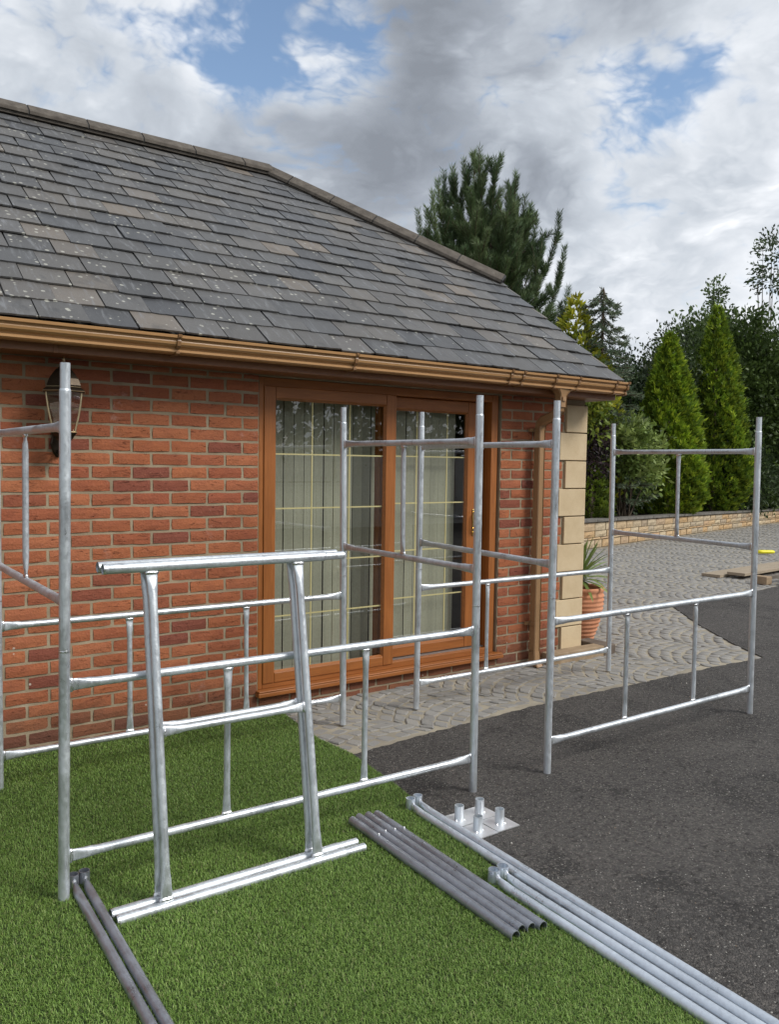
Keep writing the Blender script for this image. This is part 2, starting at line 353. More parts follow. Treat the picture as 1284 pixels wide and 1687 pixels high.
def mat_wood_foil(name, c0, c1, rough=0.42, vert=True):
    m = Mat(name, rough, 0, 0.45); p = m.obj
    g = m.noise(m.vmul(p, (55, 55, 3.5) if vert else (3.5, 55, 55)), 1.0, 5, 0.6, 1.0); b = m.noise(p, 3, 3)
    c = m.ramp(g, [(0.3, c0), (0.7, c1)]); c = m.mix(m.step(b, 0.3, 0.8, 0, 0.25), c, tuple(x * 0.75 for x in c0))
    m.set('Base Color', c); m.bump(g, 0.08, 0.003); return m.m
OAK_V = mat_wood_foil('golden_oak_frame_upright', (0.26, 0.086, 0.020), (0.385, 0.136, 0.034))
OAK_H = mat_wood_foil('golden_oak_frame_rail', (0.26, 0.086, 0.020), (0.385, 0.136, 0.034), vert=False)
FASCIA = mat_wood_foil('rosewood_fascia', (0.19, 0.080, 0.036), (0.27, 0.118, 0.052), 0.38, False)
GUTTER = mat_plain('caramel_gutter_plastic', (0.44, 0.245, 0.105), 0.30, 0.0, 0.06, 5, 0.0)
CLIP = mat_plain('brown_gutter_clip', (0.22, 0.115, 0.048), 0.35, 0.0, 0.06, 5, 0.0)
PIPE = mat_plain('caramel_downpipe_plastic', (0.33, 0.195, 0.095), 0.38, 0.0, 0.06, 5, 0.0)
GOLD = mat_plain('gold_glazing_bar', (0.86, 0.70, 0.36), 0.4, 0.1, 0.05, 20, 0.0)
BRASS = mat_plain('polished_brass', (0.80, 0.58, 0.22), 0.2, 1.0, 0.1, 40, 0.0)
ALUM = mat_plain('grey_track_metal', (0.35, 0.34, 0.33), 0.5, 0.8, 0.1, 30, 0.0)
BLACKG = mat_plain('black_glazing_seal', (0.012, 0.011, 0.010), 0.6, 0, 0.1, 10, 0.0)
BLIND = mat_plain('greenish_beige_blind_fabric', (0.43, 0.405, 0.32), 0.85, 0.0, 0.10, 60, 0.08)
ROOM = mat_plain('dim_room_wall', (0.16, 0.13, 0.10), 0.9)
STONE = mat_concrete('buff_quoin_stone', [(0.52, 0.40, 0.245), (0.60, 0.475, 0.305), (0.65, 0.535, 0.36)], 5)
KERB = mat_concrete('buff_kerb_stone', [(0.24, 0.17, 0.105), (0.33, 0.245, 0.16), (0.40, 0.31, 0.21)], 9)
KERB_DK = mat_concrete('dark_kerb_block', [(0.10, 0.08, 0.065), (0.15, 0.12, 0.095), (0.20, 0.16, 0.13)], 9)
def mat_glass(name, tint=(0.86, 0.9, 0.87), k=1.0):
    m = bpy.data.materials.new(name); m.use_nodes = True; t = m.node_tree; t.nodes.clear()
    o = t.nodes.new('ShaderNodeOutputMaterial'); tr = t.nodes.new('ShaderNodeBsdfTransparent'); tr.inputs[0].default_value = tint + (1,)
    gl = t.nodes.new('ShaderNodeBsdfGlossy'); gl.inputs['Roughness'].default_value = 0.006; gl.inputs[0].default_value = (k, k, k, 1)
    lw = t.nodes.new('ShaderNodeLayerWeight'); lw.inputs[0].default_value = 0.5
    pw = t.nodes.new('ShaderNodeMath'); pw.operation = 'POWER'; t.links.new(lw.outputs['Facing'], pw.inputs[0]); pw.inputs[1].default_value = 4.0
    fr = t.nodes.new('ShaderNodeMath'); fr.operation = 'MULTIPLY_ADD'; t.links.new(pw.outputs[0], fr.inputs[0]); fr.inputs[1].default_value = 0.9; fr.inputs[2].default_value = 0.11
    mx = t.nodes.new('ShaderNodeMixShader'); t.links.new(fr.outputs[0], mx.inputs[0]); t.links.new(tr.outputs[0], mx.inputs[1]); t.links.new(gl.outputs[0], mx.inputs[2])
    t.links.new(mx.outputs[0], o.inputs[0]); return m
GLASS = mat_glass('door_glass'); LGLASS = mat_glass('lantern_glass', (0.85, 0.76, 0.66))
def mat_sett():
    m = Mat('grey_paving_sett', 0.85, 0, 0.3); p = m.geo_pos(); n = m.noise(p, 9, 6, 0.65); f = m.noise(p, 130, 4, 0.7)
    at = m.n('ShaderNodeAttribute', attribute_name='Col')
    r = m.math('FRACT', m.math('ADD', m.rand(), at.outputs['Fac']))
    c = m.ramp(r, [(0.0, (0.225, 0.218, 0.205)), (0.35, (0.27, 0.26, 0.244)), (0.65, (0.24, 0.233, 0.22)), (0.85, (0.295, 0.28, 0.257)), (1.0, (0.205, 0.20, 0.19))])
    c = m.mix(m.step(n, 0.4, 0.75, 0, 0.5), c, (0.30, 0.28, 0.245)); c = m.mix(m.step(f, 0.55, 0.75, 0, 0.45), c, (0.16, 0.154, 0.145))
    m.set('Base Color', c); m.bump(m.math('ADD', n, f), 0.6, 0.006); return m.m
SETT = mat_sett()
def mat_sand():
    m = Mat('jointing_sand', 0.95, 0, 0.15); p = m.geo_pos(); n = m.noise(p, 3, 6, 0.65); f = m.noise(p, 300, 3, 0.7)
    c = m.ramp(n, [(0.3, (0.20, 0.182, 0.15)), (0.55, (0.33, 0.295, 0.23)), (0.8, (0.44, 0.39, 0.30))])
    m.set('Base Color', m.mix(m.step(f, 0.5, 0.8, 0, 0.4), c, (0.15, 0.12, 0.085))); m.bump(f, 0.5, 0.004); return m.m
SAND = mat_sand()
def mat_tarmac():
    m = Mat('worn_tarmac', 0.88, 0, 0.35); p = m.geo_pos()
    b = m.noise(p, 1.1, 6, 0.62, 0.5); n = m.noise(p, 36, 5, 0.7); v = m.voro(p, 150); vc = m.voro(p, 150, out='Color'); v2 = m.voro(p, 330)
    sc_ = m.n('ShaderNodeSeparateColor'); m.l(vc, sc_.inputs[0])
    c = m.ramp(b, [(0.30, (0.046, 0.043, 0.041)), (0.44, (0.088, 0.082, 0.077)), (0.72, (0.118, 0.109, 0.101))])
    st = m.noise(p, 0.55, 5, 0.6, 1.2); c = m.mix(m.step(st, 0.54, 0.62, 0, 0.55), c, (0.048, 0.045, 0.043))
    st2 = m.noise(p, 3.0, 4, 0.55, 0.8); c = m.mix(m.step(st2, 0.56, 0.66, 0, 0.65), c, (0.038, 0.036, 0.035))
    c = m.mix(m.step(n, 0.48, 0.68, 0, 0.75), c, (0.030, 0.027, 0.025))
    c = m.mix(m.step(sc_.outputs[0], 0.66, 0.9, 0, 0.65), c, (0.22, 0.20, 0.18))
    c = m.mix(m.math('MULTIPLY', m.step(sc_.outputs[1], 0.985, 0.992), m.step(v, 0.35, 0.5, 1, 0)), c, (0.55, 0.53, 0.48))
    m.set('Base Color', c)
    h = m.math('SUBTRACT', m.math('MULTIPLY', n, 1.3), m.math('ADD', v, m.math('MULTIPLY', v2, 0.5)))
    m.bump(h, 1.0, 0.011); m.set('Roughness', m.step(n, 0.3, 0.7, 0.72, 0.95)); return m.m
TARMAC = mat_tarmac()
def mat_leaf(name, trans=0.25, rough=0.55):
    m = bpy.data.materials.new(name); m.use_nodes = True; t = m.node_tree; t.nodes.clear()
    o = t.nodes.new('ShaderNodeOutputMaterial'); at = t.nodes.new('ShaderNodeAttribute'); at.attribute_name = 'Col'
    p = t.nodes.new('ShaderNodeBsdfPrincipled'); p.inputs['Roughness'].default_value = rough; p.inputs['Specular IOR Level'].default_value = 0.35
    tr = t.nodes.new('ShaderNodeBsdfTranslucent'); mx = t.nodes.new('ShaderNodeMixShader'); mx.inputs[0].default_value = trans
    t.links.new(at.outputs[0], p.inputs[0]); t.links.new(at.outputs[0], tr.inputs[0]); t.links.new(p.outputs[0], mx.inputs[1]); t.links.new(tr.outputs[0], mx.inputs[2]); t.links.new(mx.outputs[0], o.inputs[0])
    return m
LEAF = mat_leaf('foliage'); TURF = mat_leaf('artificial_turf_blades', 0.15, 0.5)
TURF_BASE = mat_plain('turf_backing', (0.035, 0.062, 0.012), 0.9, 0, 0.4, 40, 0.3)
BARK = mat_concrete('brown_bark', [(0.06, 0.045, 0.032), (0.11, 0.085, 0.062), (0.16, 0.13, 0.10)], 12)
SOIL = mat_concrete('dark_planting_soil', [(0.022, 0.016, 0.011), (0.035, 0.026, 0.018), (0.06, 0.045, 0.03)], 10)
TERRA = mat_concrete('terracotta', [(0.50, 0.215, 0.115), (0.58, 0.265, 0.15), (0.64, 0.33, 0.205)], 8)
BRONZE = mat_plain('dark_bronze', (0.050, 0.038, 0.026), 0.3, 0.8, 0.25, 30, 0.05)
ANTIQ = mat_plain('antique_gold_rubbed_edge', (0.72, 0.60, 0.38), 0.32, 0.8, 0.15, 40, 0.0)
PLANK = mat_wood_foil('weathered_scaffold_board', (0.26, 0.205, 0.145), (0.40, 0.33, 0.24), 0.8, False)
OLDWOOD = mat_wood_foil('grey_old_timber', (0.10, 0.085, 0.07), (0.20, 0.17, 0.14), 0.85, False)
YELLOW = mat_plain('bright_yellow_plastic', (0.82, 0.74, 0.02), 0.4, 0, 0.05, 10, 0.0)
IRON = mat_plain('black_painted_iron', (0.015, 0.015, 0.016), 0.45, 0.2, 0.1, 20, 0.0)
BULB = mat_plain('white_candle_lamp', (0.75, 0.72, 0.66), 0.5, 0, 0.05, 10, 0.0)
def mat_wallstone():
    m = Mat('rough_buff_walling_stone', 0.92, 0, 0.2); p = m.shifted(m.obj, 23.0); n = m.noise(p, 14, 6, 0.7); f = m.noise(p, 70, 4, 0.7)
    c = m.ramp(m.rand(), [(0.0, (0.52, 0.35, 0.185)), (0.25, (0.58, 0.42, 0.25)), (0.5, (0.50, 0.40, 0.27)), (0.7, (0.60, 0.49, 0.33)), (0.85, (0.40, 0.335, 0.25)), (1.0, (0.60, 0.39, 0.22))])
    c = m.mix(m.step(n, 0.45, 0.75, 0, 0.5), c, (0.33, 0.26, 0.175)); m.set('Base Color', c); m.bump(m.math('ADD', n, f), 1.0, 0.02); return m.m
WSTONE = mat_wallstone()
COPE = mat_concrete('grey_wall_coping', [(0.10, 0.095, 0.085), (0.16, 0.15, 0.135), (0.22, 0.21, 0.19)], 6)
SIDEBRICK = None

# ================================================================== ground
YW = 4.64
XC = 5.26                                                    # front right corner of the house
def poly_sheet(name, pts, z, mat, kind='structure'):
    me = bpy.data.meshes.new(name); bm = bmesh.new()
    vs = [bm.verts.new((x, y, z)) for x, y in pts]; bm.faces.new(vs); bmesh.ops.triangulate(bm, faces=bm.faces)
    bmesh.ops.recalc_face_normals(bm, faces=bm.faces); bm.to_mesh(me); bm.free()
    if me.polygons and me.polygons[0].normal.z < 0: me.flip_normals()
    me.materials.append(mat); o = bpy.data.objects.new(name, me); COL.objects.link(o); tag(o, kind=kind); return o
GROUND = mat_concrete('trodden_earth', [(0.05, 0.055, 0.03), (0.075, 0.075, 0.045), (0.10, 0.095, 0.06)], 3)
poly_sheet('ground', [(-600, -600), (600, -600), (600, 600), (-600, 600)], -0.06, GROUND)

# tarmac drive: slab 2 cm proud of the sand bed, ragged edge against the setts
def ragged(p, q, step=0.03, amp=0.007):
    L = math.hypot(q[0] - p[0], q[1] - p[1]); n = max(2, int(L / step)); out = []
    nx, ny = -(q[1] - p[1]) / L, (q[0] - p[0]) / L
    for i in range(n):
        t = i / n; j = random.uniform(-amp, amp) + 0.6 * amp * math.sin(i * 0.9) if i else 0
        out.append((p[0] + (q[0] - p[0]) * t + nx * j, p[1] + (q[1] - p[1]) * t + ny * j))
    return out
EDGE = [(2.30, 3.66), (2.75, 3.70), (3.15, 3.735), (4.0, 3.785), (5.1, 3.775), (5.8, 3.77), (6.50, 3.74), (6.80, 4.22), (7.35, 4.95), (8.0, 5.69), (9.6, 5.80), (10.7, 5.98), (16.0, 6.75)]
tar = []
for a, b in zip(EDGE[:-1], EDGE[1:]): tar += ragged(a, b)
tar += [(16.0, 6.75), (40, 10), (40, -30), (-20, -30), (-20, -0.5), (0.5, 0.3), (1.6, 0.9)]
td = poly_sheet('tarmac_drive', tar, 0.004, TARMAC)
mb = MB(); nE = sum(len(ragged(a, b)) for a, b in zip(EDGE[:-1], EDGE[1:])); rim = tar[:nE + 1]
mb.add([(x, y, 0.004) for x, y in rim] + [(x, y, -0.03) for x, y in rim], [(i, i + 1, len(rim) + i + 1, len(rim) + i) for i in range(len(rim) - 1)])
mb.build('tarmac_edge', TARMAC, td)

# sand bed and setts laid in segmental arcs
pav = poly_sheet('paving', [(2.0, 3.3), (30, 3.3), (30, 22), (2.0, 22)], -0.0065, SAND)
def inside_pave(x, y):
    if x < 2.36 + 0.0 or y > 13.6: return False
    if y > YW - 0.03 and x < XC + 0.03: return False
    e = EDGE
    for (x0, y0), (x1, y1) in zip(e[:-1], e[1:]):
        if x0 <= x <= x1:
            if y < y0 + (y1 - y0) * (x - x0) / (x1 - x0) + 0.05: return False
            break
    else:
        if x > 16 and y < 6.8: return False
    wy = 10.86 + (x - 13.2) * 0.232                                # retaining wall line
    if x > 9 and y > wy - 0.1: return False
    if x <= 9 and y > 9.9: return False
    return x < 25
ANG = R(24); ca, sa = math.cos(ANG), math.sin(ANG)
BW, PIT, NST = 0.86, 0.096, 9
def arc(u): return 0.15 * BW * (1 - ((u / BW) * 2 - 1) ** 2)
stones = []
for band in range(-6, 30):
    for row in range(-130, 220):
        u0 = band * BW; v0 = row * PIT
        cx_, cy_ = u0 + BW / 2, v0
        wx, wy = ca * cx_ - sa * cy_, sa * cx_ + ca * cy_
        if wx < 1.3 or wx > 26 or wy < 2.8 or wy > 14.6: continue
        off = 0.5 * (row % 2)
        edges = [0.0] + [min(1, max(0, (i + off + random.uniform(-.16, .16)) / NST)) for i in range(0 if off else 1, NST)] + [1.0]
        edges = sorted(set(edges))
        for a, b in zip(edges[:-1], edges[1:]):
            if b - a < 0.035: continue
            ua, ub = u0 + a * BW, u0 + b * BW
            mx_ = (ua + ub) / 2; my_ = v0 + arc((a + b) / 2 * BW) + PIT / 2
            X, Y = ca * mx_ - sa * my_, sa * mx_ + ca * my_
            if not inside_pave(X, Y): continue
            g = 0.0062
            q = [(ua + g, v0 + arc(a * BW) + g), (ub - g, v0 + arc(b * BW) + g), (ub - g, v0 + arc(b * BW) + PIT - g), (ua + g, v0 + arc(a * BW) + PIT - g)]
            q = [(u + random.uniform(-.011, .011), v + random.uniform(-.011, .011)) for u, v in q]
            stones.append((X, Y, [(ca * u - sa * v - X, sa * u + ca * v - Y) for u, v in q]))
def sett_geo(q, h, tilt):
    """octagonal-ish stone: base ring, shoulder ring, top"""
    pts = []
    for i in range(4):
        a, b = q[i], q[(i + 1) % 4]
        pts.append((a[0] * .93, a[1] * .93)); pts.append(((a[0] + b[0]) / 2 * 1.03, (a[1] + b[1]) / 2 * 1.03))
    V = [(x, y, -0.03) for x, y in pts] + [(x * .985, y * .985, h - 0.005 + x * tilt[0] + y * tilt[1]) for x, y in pts] + [(x * .84, y * .84, h + x * tilt[0] + y * tilt[1]) for x, y in pts]
    F = []
    for r_ in range(2):
        for j in range(8): F.append((r_ * 8 + j, r_ * 8 + (j + 1) % 8, r_ * 8 + 8 + (j + 1) % 8, r_ * 8 + 8 + j))
    return V, F
stones.sort(key=lambda s: (0.58 * s[0] + 0.814 * s[1]) + (0 if (s[0] < 7.2) else 3))
for X, Y, q in stones[:300]:
    V, F = sett_geo(q, random.uniform(-0.006, 0.003), (random.uniform(-.05, .05), random.uniform(-.05, .05)))
    m2 = MB(); m2.add(V, F); m2.add(V[16:], [tuple(range(8))])
    o = bpy.data.objects.new('sett', m2.mesh('sett', SETT)); o.location = (X, Y, 0); put(o, pav)
Vs, Fs, Cs = [], [], []; k = 0
for X, Y, q in stones[300:]:
    V, F = sett_geo(q, random.uniform(-0.006, 0.003), (random.uniform(-.05, .05), random.uniform(-.05, .05)))
    Vs += [(x + X, y + Y, z) for x, y, z in V]; c = random.random(); Cs += [(c, c, c)] * 24
    F = F + [(16, 17, 18, 19), (16, 19, 20, 23), (20, 21, 22, 23)]
    Fs += [tuple(i + k for i in f) for f in F]; k += 24
o = np_mesh('far_setts', np.array(Vs), np.array(Fs), SETT, pav, np.array(Cs)); tag(o, kind='stuff')

# ================================================================== house
house = empty('bungalow', (2.5, 7.15, 0))
tag(house, 'red brick bungalow with grey slate roof, caramel gutter and oak patio door', 'house')
DX0, DX1, DZ0, DZ1 = 2.315, 4.333, 0.105, 2.085               # patio door opening
HL = -3.0                                                     # left end, out of frame
mb = MB()
T = 0.006                                                     # mortar sits behind the brick faces
mb.box((HL, YW + T, -0.05), (DX0, YW + 0.28, 2.12)); mb.box((DX1, YW + T, -0.05), (XC - 0.004, YW + 0.28, 2.12))
mb.box((DX0, YW + T + .001, -0.05), (DX1, YW + 0.28, DZ0)); mb.box((DX0, YW + T + .001, DZ1), (DX1, YW + 0.28, 2.12))
wall = mb.build('wall', MORTAR, house)
def brick_mesh(L, H, D=0.09):
    nx, nz = 5, 3; m2 = MB(); V = []; F = []
    for iz in range(nz):
        for ix in range(nx):
            x = -L / 2 + L * ix / (nx - 1); z = -H / 2 + H * iz / (nz - 1); y = random.uniform(-0.0022, 0.0012)
            if ix in (0, nx - 1): x -= math.copysign(random.uniform(0.0, 0.004), x); y += 0.0022
            if iz in (0, nz - 1): z -= math.copysign(random.uniform(-0.0005, 0.0035), z); y += 0.0022
            V.append((x, y, z))
    for iz in range(nz - 1):
        for ix in range(nx - 1):
            a = iz * nx + ix; F.append((a, a + 1, a + nx + 1, a + nx))
    ring = list(range(nx)) + [nx - 1 + nx * i for i in range(1, nz)] + [nx * nz - 1 - i for i in range(1, nx)] + [nx * i for i in range(nz - 2, 0, -1)]
    k = len(V); V += [(V[i][0], 0.03, V[i][2]) for i in ring]
    for j in range(len(ring)): F.append((ring[(j + 1) % len(ring)], ring[j], k + j, k + (j + 1) % len(ring)))
    m2.add(V, F); return m2.mesh('brick', BRICK)
full = [brick_mesh(0.2125, 0.063) for _ in range(10)]; half = [brick_mesh(0.1005, 0.063) for _ in range(5)]
def brick(x0, x1, zb, mats=None, zh=0.0645):
    L = x1 - x0
    if abs(L - 0.214) < 0.004 and zh == 0.0645: me = random.choice(full)
    elif abs(L - 0.102) < 0.004 and zh == 0.0645: me = random.choice(half)
    else: me = brick_mesh(L, zh)
    o = bpy.data.objects.new('brick', me); o.location = ((x0 + x1) / 2 + random.uniform(-.0012, .0012), YW + random.uniform(-.0015, .0015), zb + zh / 2 + random.uniform(-.0012, .0012))
    o.rotation_euler = (random.uniform(-.006, .006), random.uniform(-.006, .006), 0); put(o, wall); return o
far_b = MB()
for kc in range(-1, 28):
    zb = 0.035 + 0.075 * kc
    if zb > 2.09: break
    zh = 0.0645 if zb < 2.05 else 0.03
    # left of the door, laid from the door edge leftwards
    x = DX0 - 0.003; i = 0
    while x > HL + .1:
        L = 0.102 if (kc % 2 and i == 0) else 0.214
        if x > 0.62: brick(x - L, x, zb, zh=zh)
        else: far_b.box((x - L, YW, zb), (x, YW + 0.03, zb + zh))
        x -= L + 0.0113; i += 1
    # right of the door up to the quoins
    q0 = 5.028 if ((kc // 3) % 2 == 0) else 4.958
    x = DX1 + 0.003; i = 0
    while x < q0 - 0.03:
        L = 0.102 if (kc % 2 and i == 0) else 0.214
        L = min(L, q0 - 0.012 - x)
        if L > 0.03: brick(x, x + L, zb, zh=zh)
        x += L + 0.0113; i += 1
    if kc <= 0:                                               # course under the door sill
        x = DX0 + 0.009 + (0.1 if kc else 0)
        while x < DX1 - 0.02:
            L = min(0.214, DX1 - 0.008 - x)
            if L > .03: brick(x, x + L, zb, zh=zh)
            x += L + 0.0113
fb = far_b.build('far_bricks', BRICK, wall); tag(fb, kind='stuff')
# quoins: buff stone blocks, three courses each
for kq in range(9):
    z0 = 0.035 + 0.225 * kq; z1 = z0 + 0.216
    x0 = 5.03 if kq % 2 == 0 else 4.96
    x0 = 5.03 if ((kq * 3) // 3) % 2 == 0 else 4.96
    q = MB(); q.box((x0, YW - 0.014, z0), (XC + 0.012, YW + (0.30 if kq % 2 == 0 else 0.22), z1)); q.build('quoin_stone', STONE, wall, bevel=0.004)
# other walls of the house (gable end, back, left) as brickwork in the material
def mat_sidebrick():
    m = Mat('side_brickwork', 0.9, 0, 0.2); b = m.n('ShaderNodeTexBrick'); mp = m.n('ShaderNodeMapping'); m.l(m.geo_pos(), mp.inputs[0]); mp.inputs['Rotation'].default_value = (R(90), 0, R(90))
    m.l(mp.outputs[0], b.inputs[0]); b.inputs['Color1'].default_value = (0.40, 0.115, 0.055, 1); b.inputs['Color2'].default_value = (0.27, 0.07, 0.045, 1); b.inputs['Mortar'].default_value = (0.38, 0.31, 0.2, 1)
    b.inputs['Scale'].default_value = 1.0; b.inputs['Mortar Size'].default_value = 0.005; b.inputs['Brick Width'].default_value = 0.225; b.inputs['Row Height'].default_value = 0.075
    m.set('Base Color', b.outputs[0]); return m.m
SIDEBRICK = mat_sidebrick()
RP = math.tan(R(35)); EY, EZ = 4.292, 2.222; RY = 7.19; RZ = EZ + (RY - EY) * RP
mb = MB()
gz = lambda y: EZ - 0.12 + (min(y, 2 * RY - y) - EY) * RP
mb.box((HL, 2 * RY - YW - 0.28, -0.05), (XC - 0.3, 2 * RY - YW, 2.12))
mb.box((HL, YW + .282, -0.05), (HL + 0.28, 2 * RY - YW - .282, 2.12))
mb.build('rear_wall', SIDEBRICK, house)
mb = MB(); ys = [YW + .30, 5.72, 2 * RY - 5.72, 2 * RY - YW]
prof = [(YW + .284, -0.05), (2 * RY - YW, -0.05), (2 * RY - YW, 2.1), (2 * RY - 5.72, gz(5.72)), (5.72, gz(5.72)), (YW + .284, gz(YW + .284))]
mb.sections([[(x, y, z) for y, z in prof] for x in (XC - 0.28, XC - 0.004)], (True, True), 0, False)
mb.build('gable_wall', SIDEBRICK, house)
mb = MB(); mb.box((2.05, YW + 1.3, -0.02), (4.75, YW + 1.33, 2.3)); mb.box((2.02, YW + .285, -0.02), (2.05, YW + 1.33, 2.3)); mb.box((4.75, YW + .285, -0.02), (4.78, YW + 1.33, 2.3)); mb.box((2.02, YW + .285, 2.3), (4.78, YW + 1.33, 2.32)); mb.box((2.02, YW + .284, 0.05), (4.78, YW + 1.33, 0.07))
mb.build('room_lining', ROOM, house)

# ---- roof
VX = 5.30; HIP0 = (VX, 5.72); HIP1 = (3.65, RY)
mb = MB()
def rz(y): return EZ - 0.035 + (y - EY) * RP
yb = 2 * RY - EY
def pl(pts): mb.add([(x, y, z) for x, y, z in pts], [tuple(range(len(pts)))])
z1 = rz(5.72); zr = rz(RY); ze = rz(EY)
pl([(HL - .2, EY + .02, ze), (VX - .02, EY + .02, ze), (VX - .02, 5.72, z1), (3.65, RY, zr), (HL - .2, RY, zr)])
pl([(HL - .2, yb, ze), (HL - .2, RY, zr), (3.65, RY, zr), (VX - .02, 2 * RY - 5.72, z1), (VX - .02, yb, ze)])
pl([(VX - .02, 5.72, z1), (VX - .02, 2 * RY - 5.72, z1), (3.65, RY, zr)])
roof = mb.build('roof', SLATE, house)
CP_, SP_ = math.cos(R(35)), math.sin(R(35))
GA, WD, LEN = 0.2055, 0.2455, 0.34
ROT = Matrix((Vector((1, 0, 0)), Vector((0, CP_, SP_)), Vector((0, -SP_, CP_)))).transposed()
def slate_poly(x0, x1, s0, s1):
    n = 7; low = []
    for i in range(n):
        t = i / (n - 1); low.append((x0 + (x1 - x0) * t, s0 + random.uniform(-.0028, .0028) + (random.uniform(0, .009) if i in (0, n - 1) and random.random() < .3 else 0)))
    sk = random.uniform(-.003, .003)
    return low + [(x1 + sk, s1), (x0 + sk, s1)]
def clip(poly, f):
    out = []
    for i, p in enumerate(poly):
        q = poly[(i + 1) % len(poly)]; a, b = f(p), f(q)
        if a >= 0: out.append(p)
        if (a >= 0) != (b >= 0):
            t = a / (a - b); out.append((p[0] + (q[0] - p[0]) * t, p[1] + (q[1] - p[1]) * t))
    return out
def slate_mesh(poly, sref):
    """thin slab in roof coordinates, tilted so that the tail rides on the course below"""
    lift = lambda s: 0.021 - (s - sref) * 0.055
    t = 0.0095; V = [(x, s, lift(s)) for x, s in poly] + [(x, s, lift(s) - t) for x, s in poly]; n = len(poly)
    m2 = MB(); m2.add(V, [tuple(range(n)), tuple(range(2 * n - 1, n - 1, -1))] + [(i, n + i, n + (i + 1) % n, (i + 1) % n) for i in range(n)])
    return m2.mesh('slate', SLATE)
slates = [slate_mesh(slate_poly(-WD / 2 + .0035, WD / 2 - .0035, 0, LEN), 0) for _ in range(14)]
S_TOP = (RY - EY) / CP_
hipf = lambda p: (VX - 1.65 * max(0, (EY + p[1] * CP_ - 5.72)) / (RY - 5.72)) - p[0]
far_s = MB()
for r_ in range(17):
    s0 = r_ * GA; xs = 0.962 + (r_ % 2) * WD / 2
    kk = math.floor((HL - xs) / WD)
    while True:
        x0 = xs + kk * WD; x1 = x0 + WD; kk += 1
        if x0 > VX - 0.02: break
        s1 = min(s0 + LEN, S_TOP)
        yl, ysv = EY + s0 * CP_, EY + s1 * CP_
        if hipf((x0, s0)) < 0.02: break
        vis = x1 > 0.70 + 0.55 * s0 / 3.5
        xr = min(x1, VX)
        cut = hipf((x1, s1)) < 0 or x1 > VX or s1 < s0 + LEN or (VX - x1 < WD * 0.3)
        org = Vector((0, EY, EZ))
        if not vis:
            a = [(x0 + .002, s0), (x1 - .002, s0), (x1 - .002, s1), (x0 + .002, s1)]
            V = [org + ROT @ Vector((x, s, 0.017 - (s - s0) * .045)) for x, s in a] + [org + ROT @ Vector((x, s, 0.0095 - (s - s0) * .045)) for x, s in a]
            far_s.add(V, [(0, 1, 2, 3), (0, 4, 5, 1), (1, 5, 6, 2), (3, 0, 4, 7)]); continue
        if cut:
            poly = slate_poly(x0 + .0035, min(x1, VX) - .0035, s0, s1)
            # clip to the hip line: for y > 5.72 the limit runs back with the hip
            def f(p): return VX - 1.65 * (EY + p[1] * CP_ - 5.72) / (RY - 5.72) - p[0]
            poly2 = clip(poly, f) if hipf((x1, s1)) < 0 and EY + s1 * CP_ > 5.72 else poly
            if len(poly2) < 3: continue
            cx0 = sum(p[0] for p in poly2) / len(poly2)
            me = slate_mesh([(x - cx0, s - s0) for x, s in poly2], 0); loc = org + ROT @ Vector((cx0, s0, 0))
        else:
            me = random.choice(slates); loc = org + ROT @ Vector(((x0 + x1) / 2 + random.uniform(-.003, .003), s0 + random.uniform(-.005, .005), random.uniform(0, .007)))
        o = bpy.data.objects.new('slate', me); o.matrix_world = Matrix.Translation(loc) @ ROT.to_4x4() @ Matrix.Rotation(random.uniform(-.009, .009), 4, 'Z') @ Matrix.Rotation(random.uniform(-.014, .014), 4, 'Y') @ Matrix.Rotation(random.uniform(-.01, .01), 4, 'X'); put(o, roof)
fs = far_s.build('far_slates', SLATE, roof); tag(fs, kind='stuff')
# ridge and hip tiles: angled concrete, one by one with open mortar joints
def ridge_tile(p0, p1, upv):
    p0, p1 = Vector(p0), Vector(p1); d = (p1 - p0).normalized(); upv = (Vector(upv) - d * Vector(upv).dot(d)).normalized(); side = d.cross(upv)
    w, h, t = 0.125, 0.088, 0.018
    prof = [(-w, -h), (-w, -h + t * 1.6), (-0.045, 0.012), (0.045, 0.012), (w, -h + t * 1.6), (w, -h), (0.04, -0.012), (-0.04, -0.012)]
    m2 = MB(); m2.extrude(prof, p0 + d * .006, p1 - d * .006, side, upv); o = m2.build('ridge_tile', RIDGE, roof, bevel=0.004)
    m4 = MB(); m4.extrude([(-w * .86, -h - .02), (-w * .86, -h + .02), (0, -.02), (w * .86, -h + .02), (w * .86, -h - .02)], p0, p1, side, upv); m4.build('bedding_mortar', RIDGE, roof)
    m3 = MB(); sc = 0.94; m3.extrude([(x * sc, y * sc - .004) for x, y in prof], p1 - d * .01, p1 + d * .01, side, upv); m3.build('ridge_joint', BLACKG, roof)
    return o
rtop = RZ + 0.072
jx = [-0.74, -0.29, 0.16, 0.62, 1.08, 1.53, 1.985, 2.44, 2.90, 3.37, 3.66]
for a, b in zip(jx[:-1], jx[1:]): ridge_tile((a, RY, rtop), (b, RY, rtop), UP)
hp1 = Vector((3.66, RY, rtop)); hp0 = Vector((VX + .02, 5.70, EZ + (5.70 - EY) * RP + .074))
hn = (Vector((0, -SP_, CP_)) + Vector((0.62, 0, 0.78))).normalized()
cuts = [0.0, 0.115, 0.292, 0.47, 0.645, 0.82, 1.0]
for a, b in zip(cuts[:-1], cuts[1:]): ridge_tile(hp1.lerp(hp0, a), hp1.lerp(hp0, b), hn)
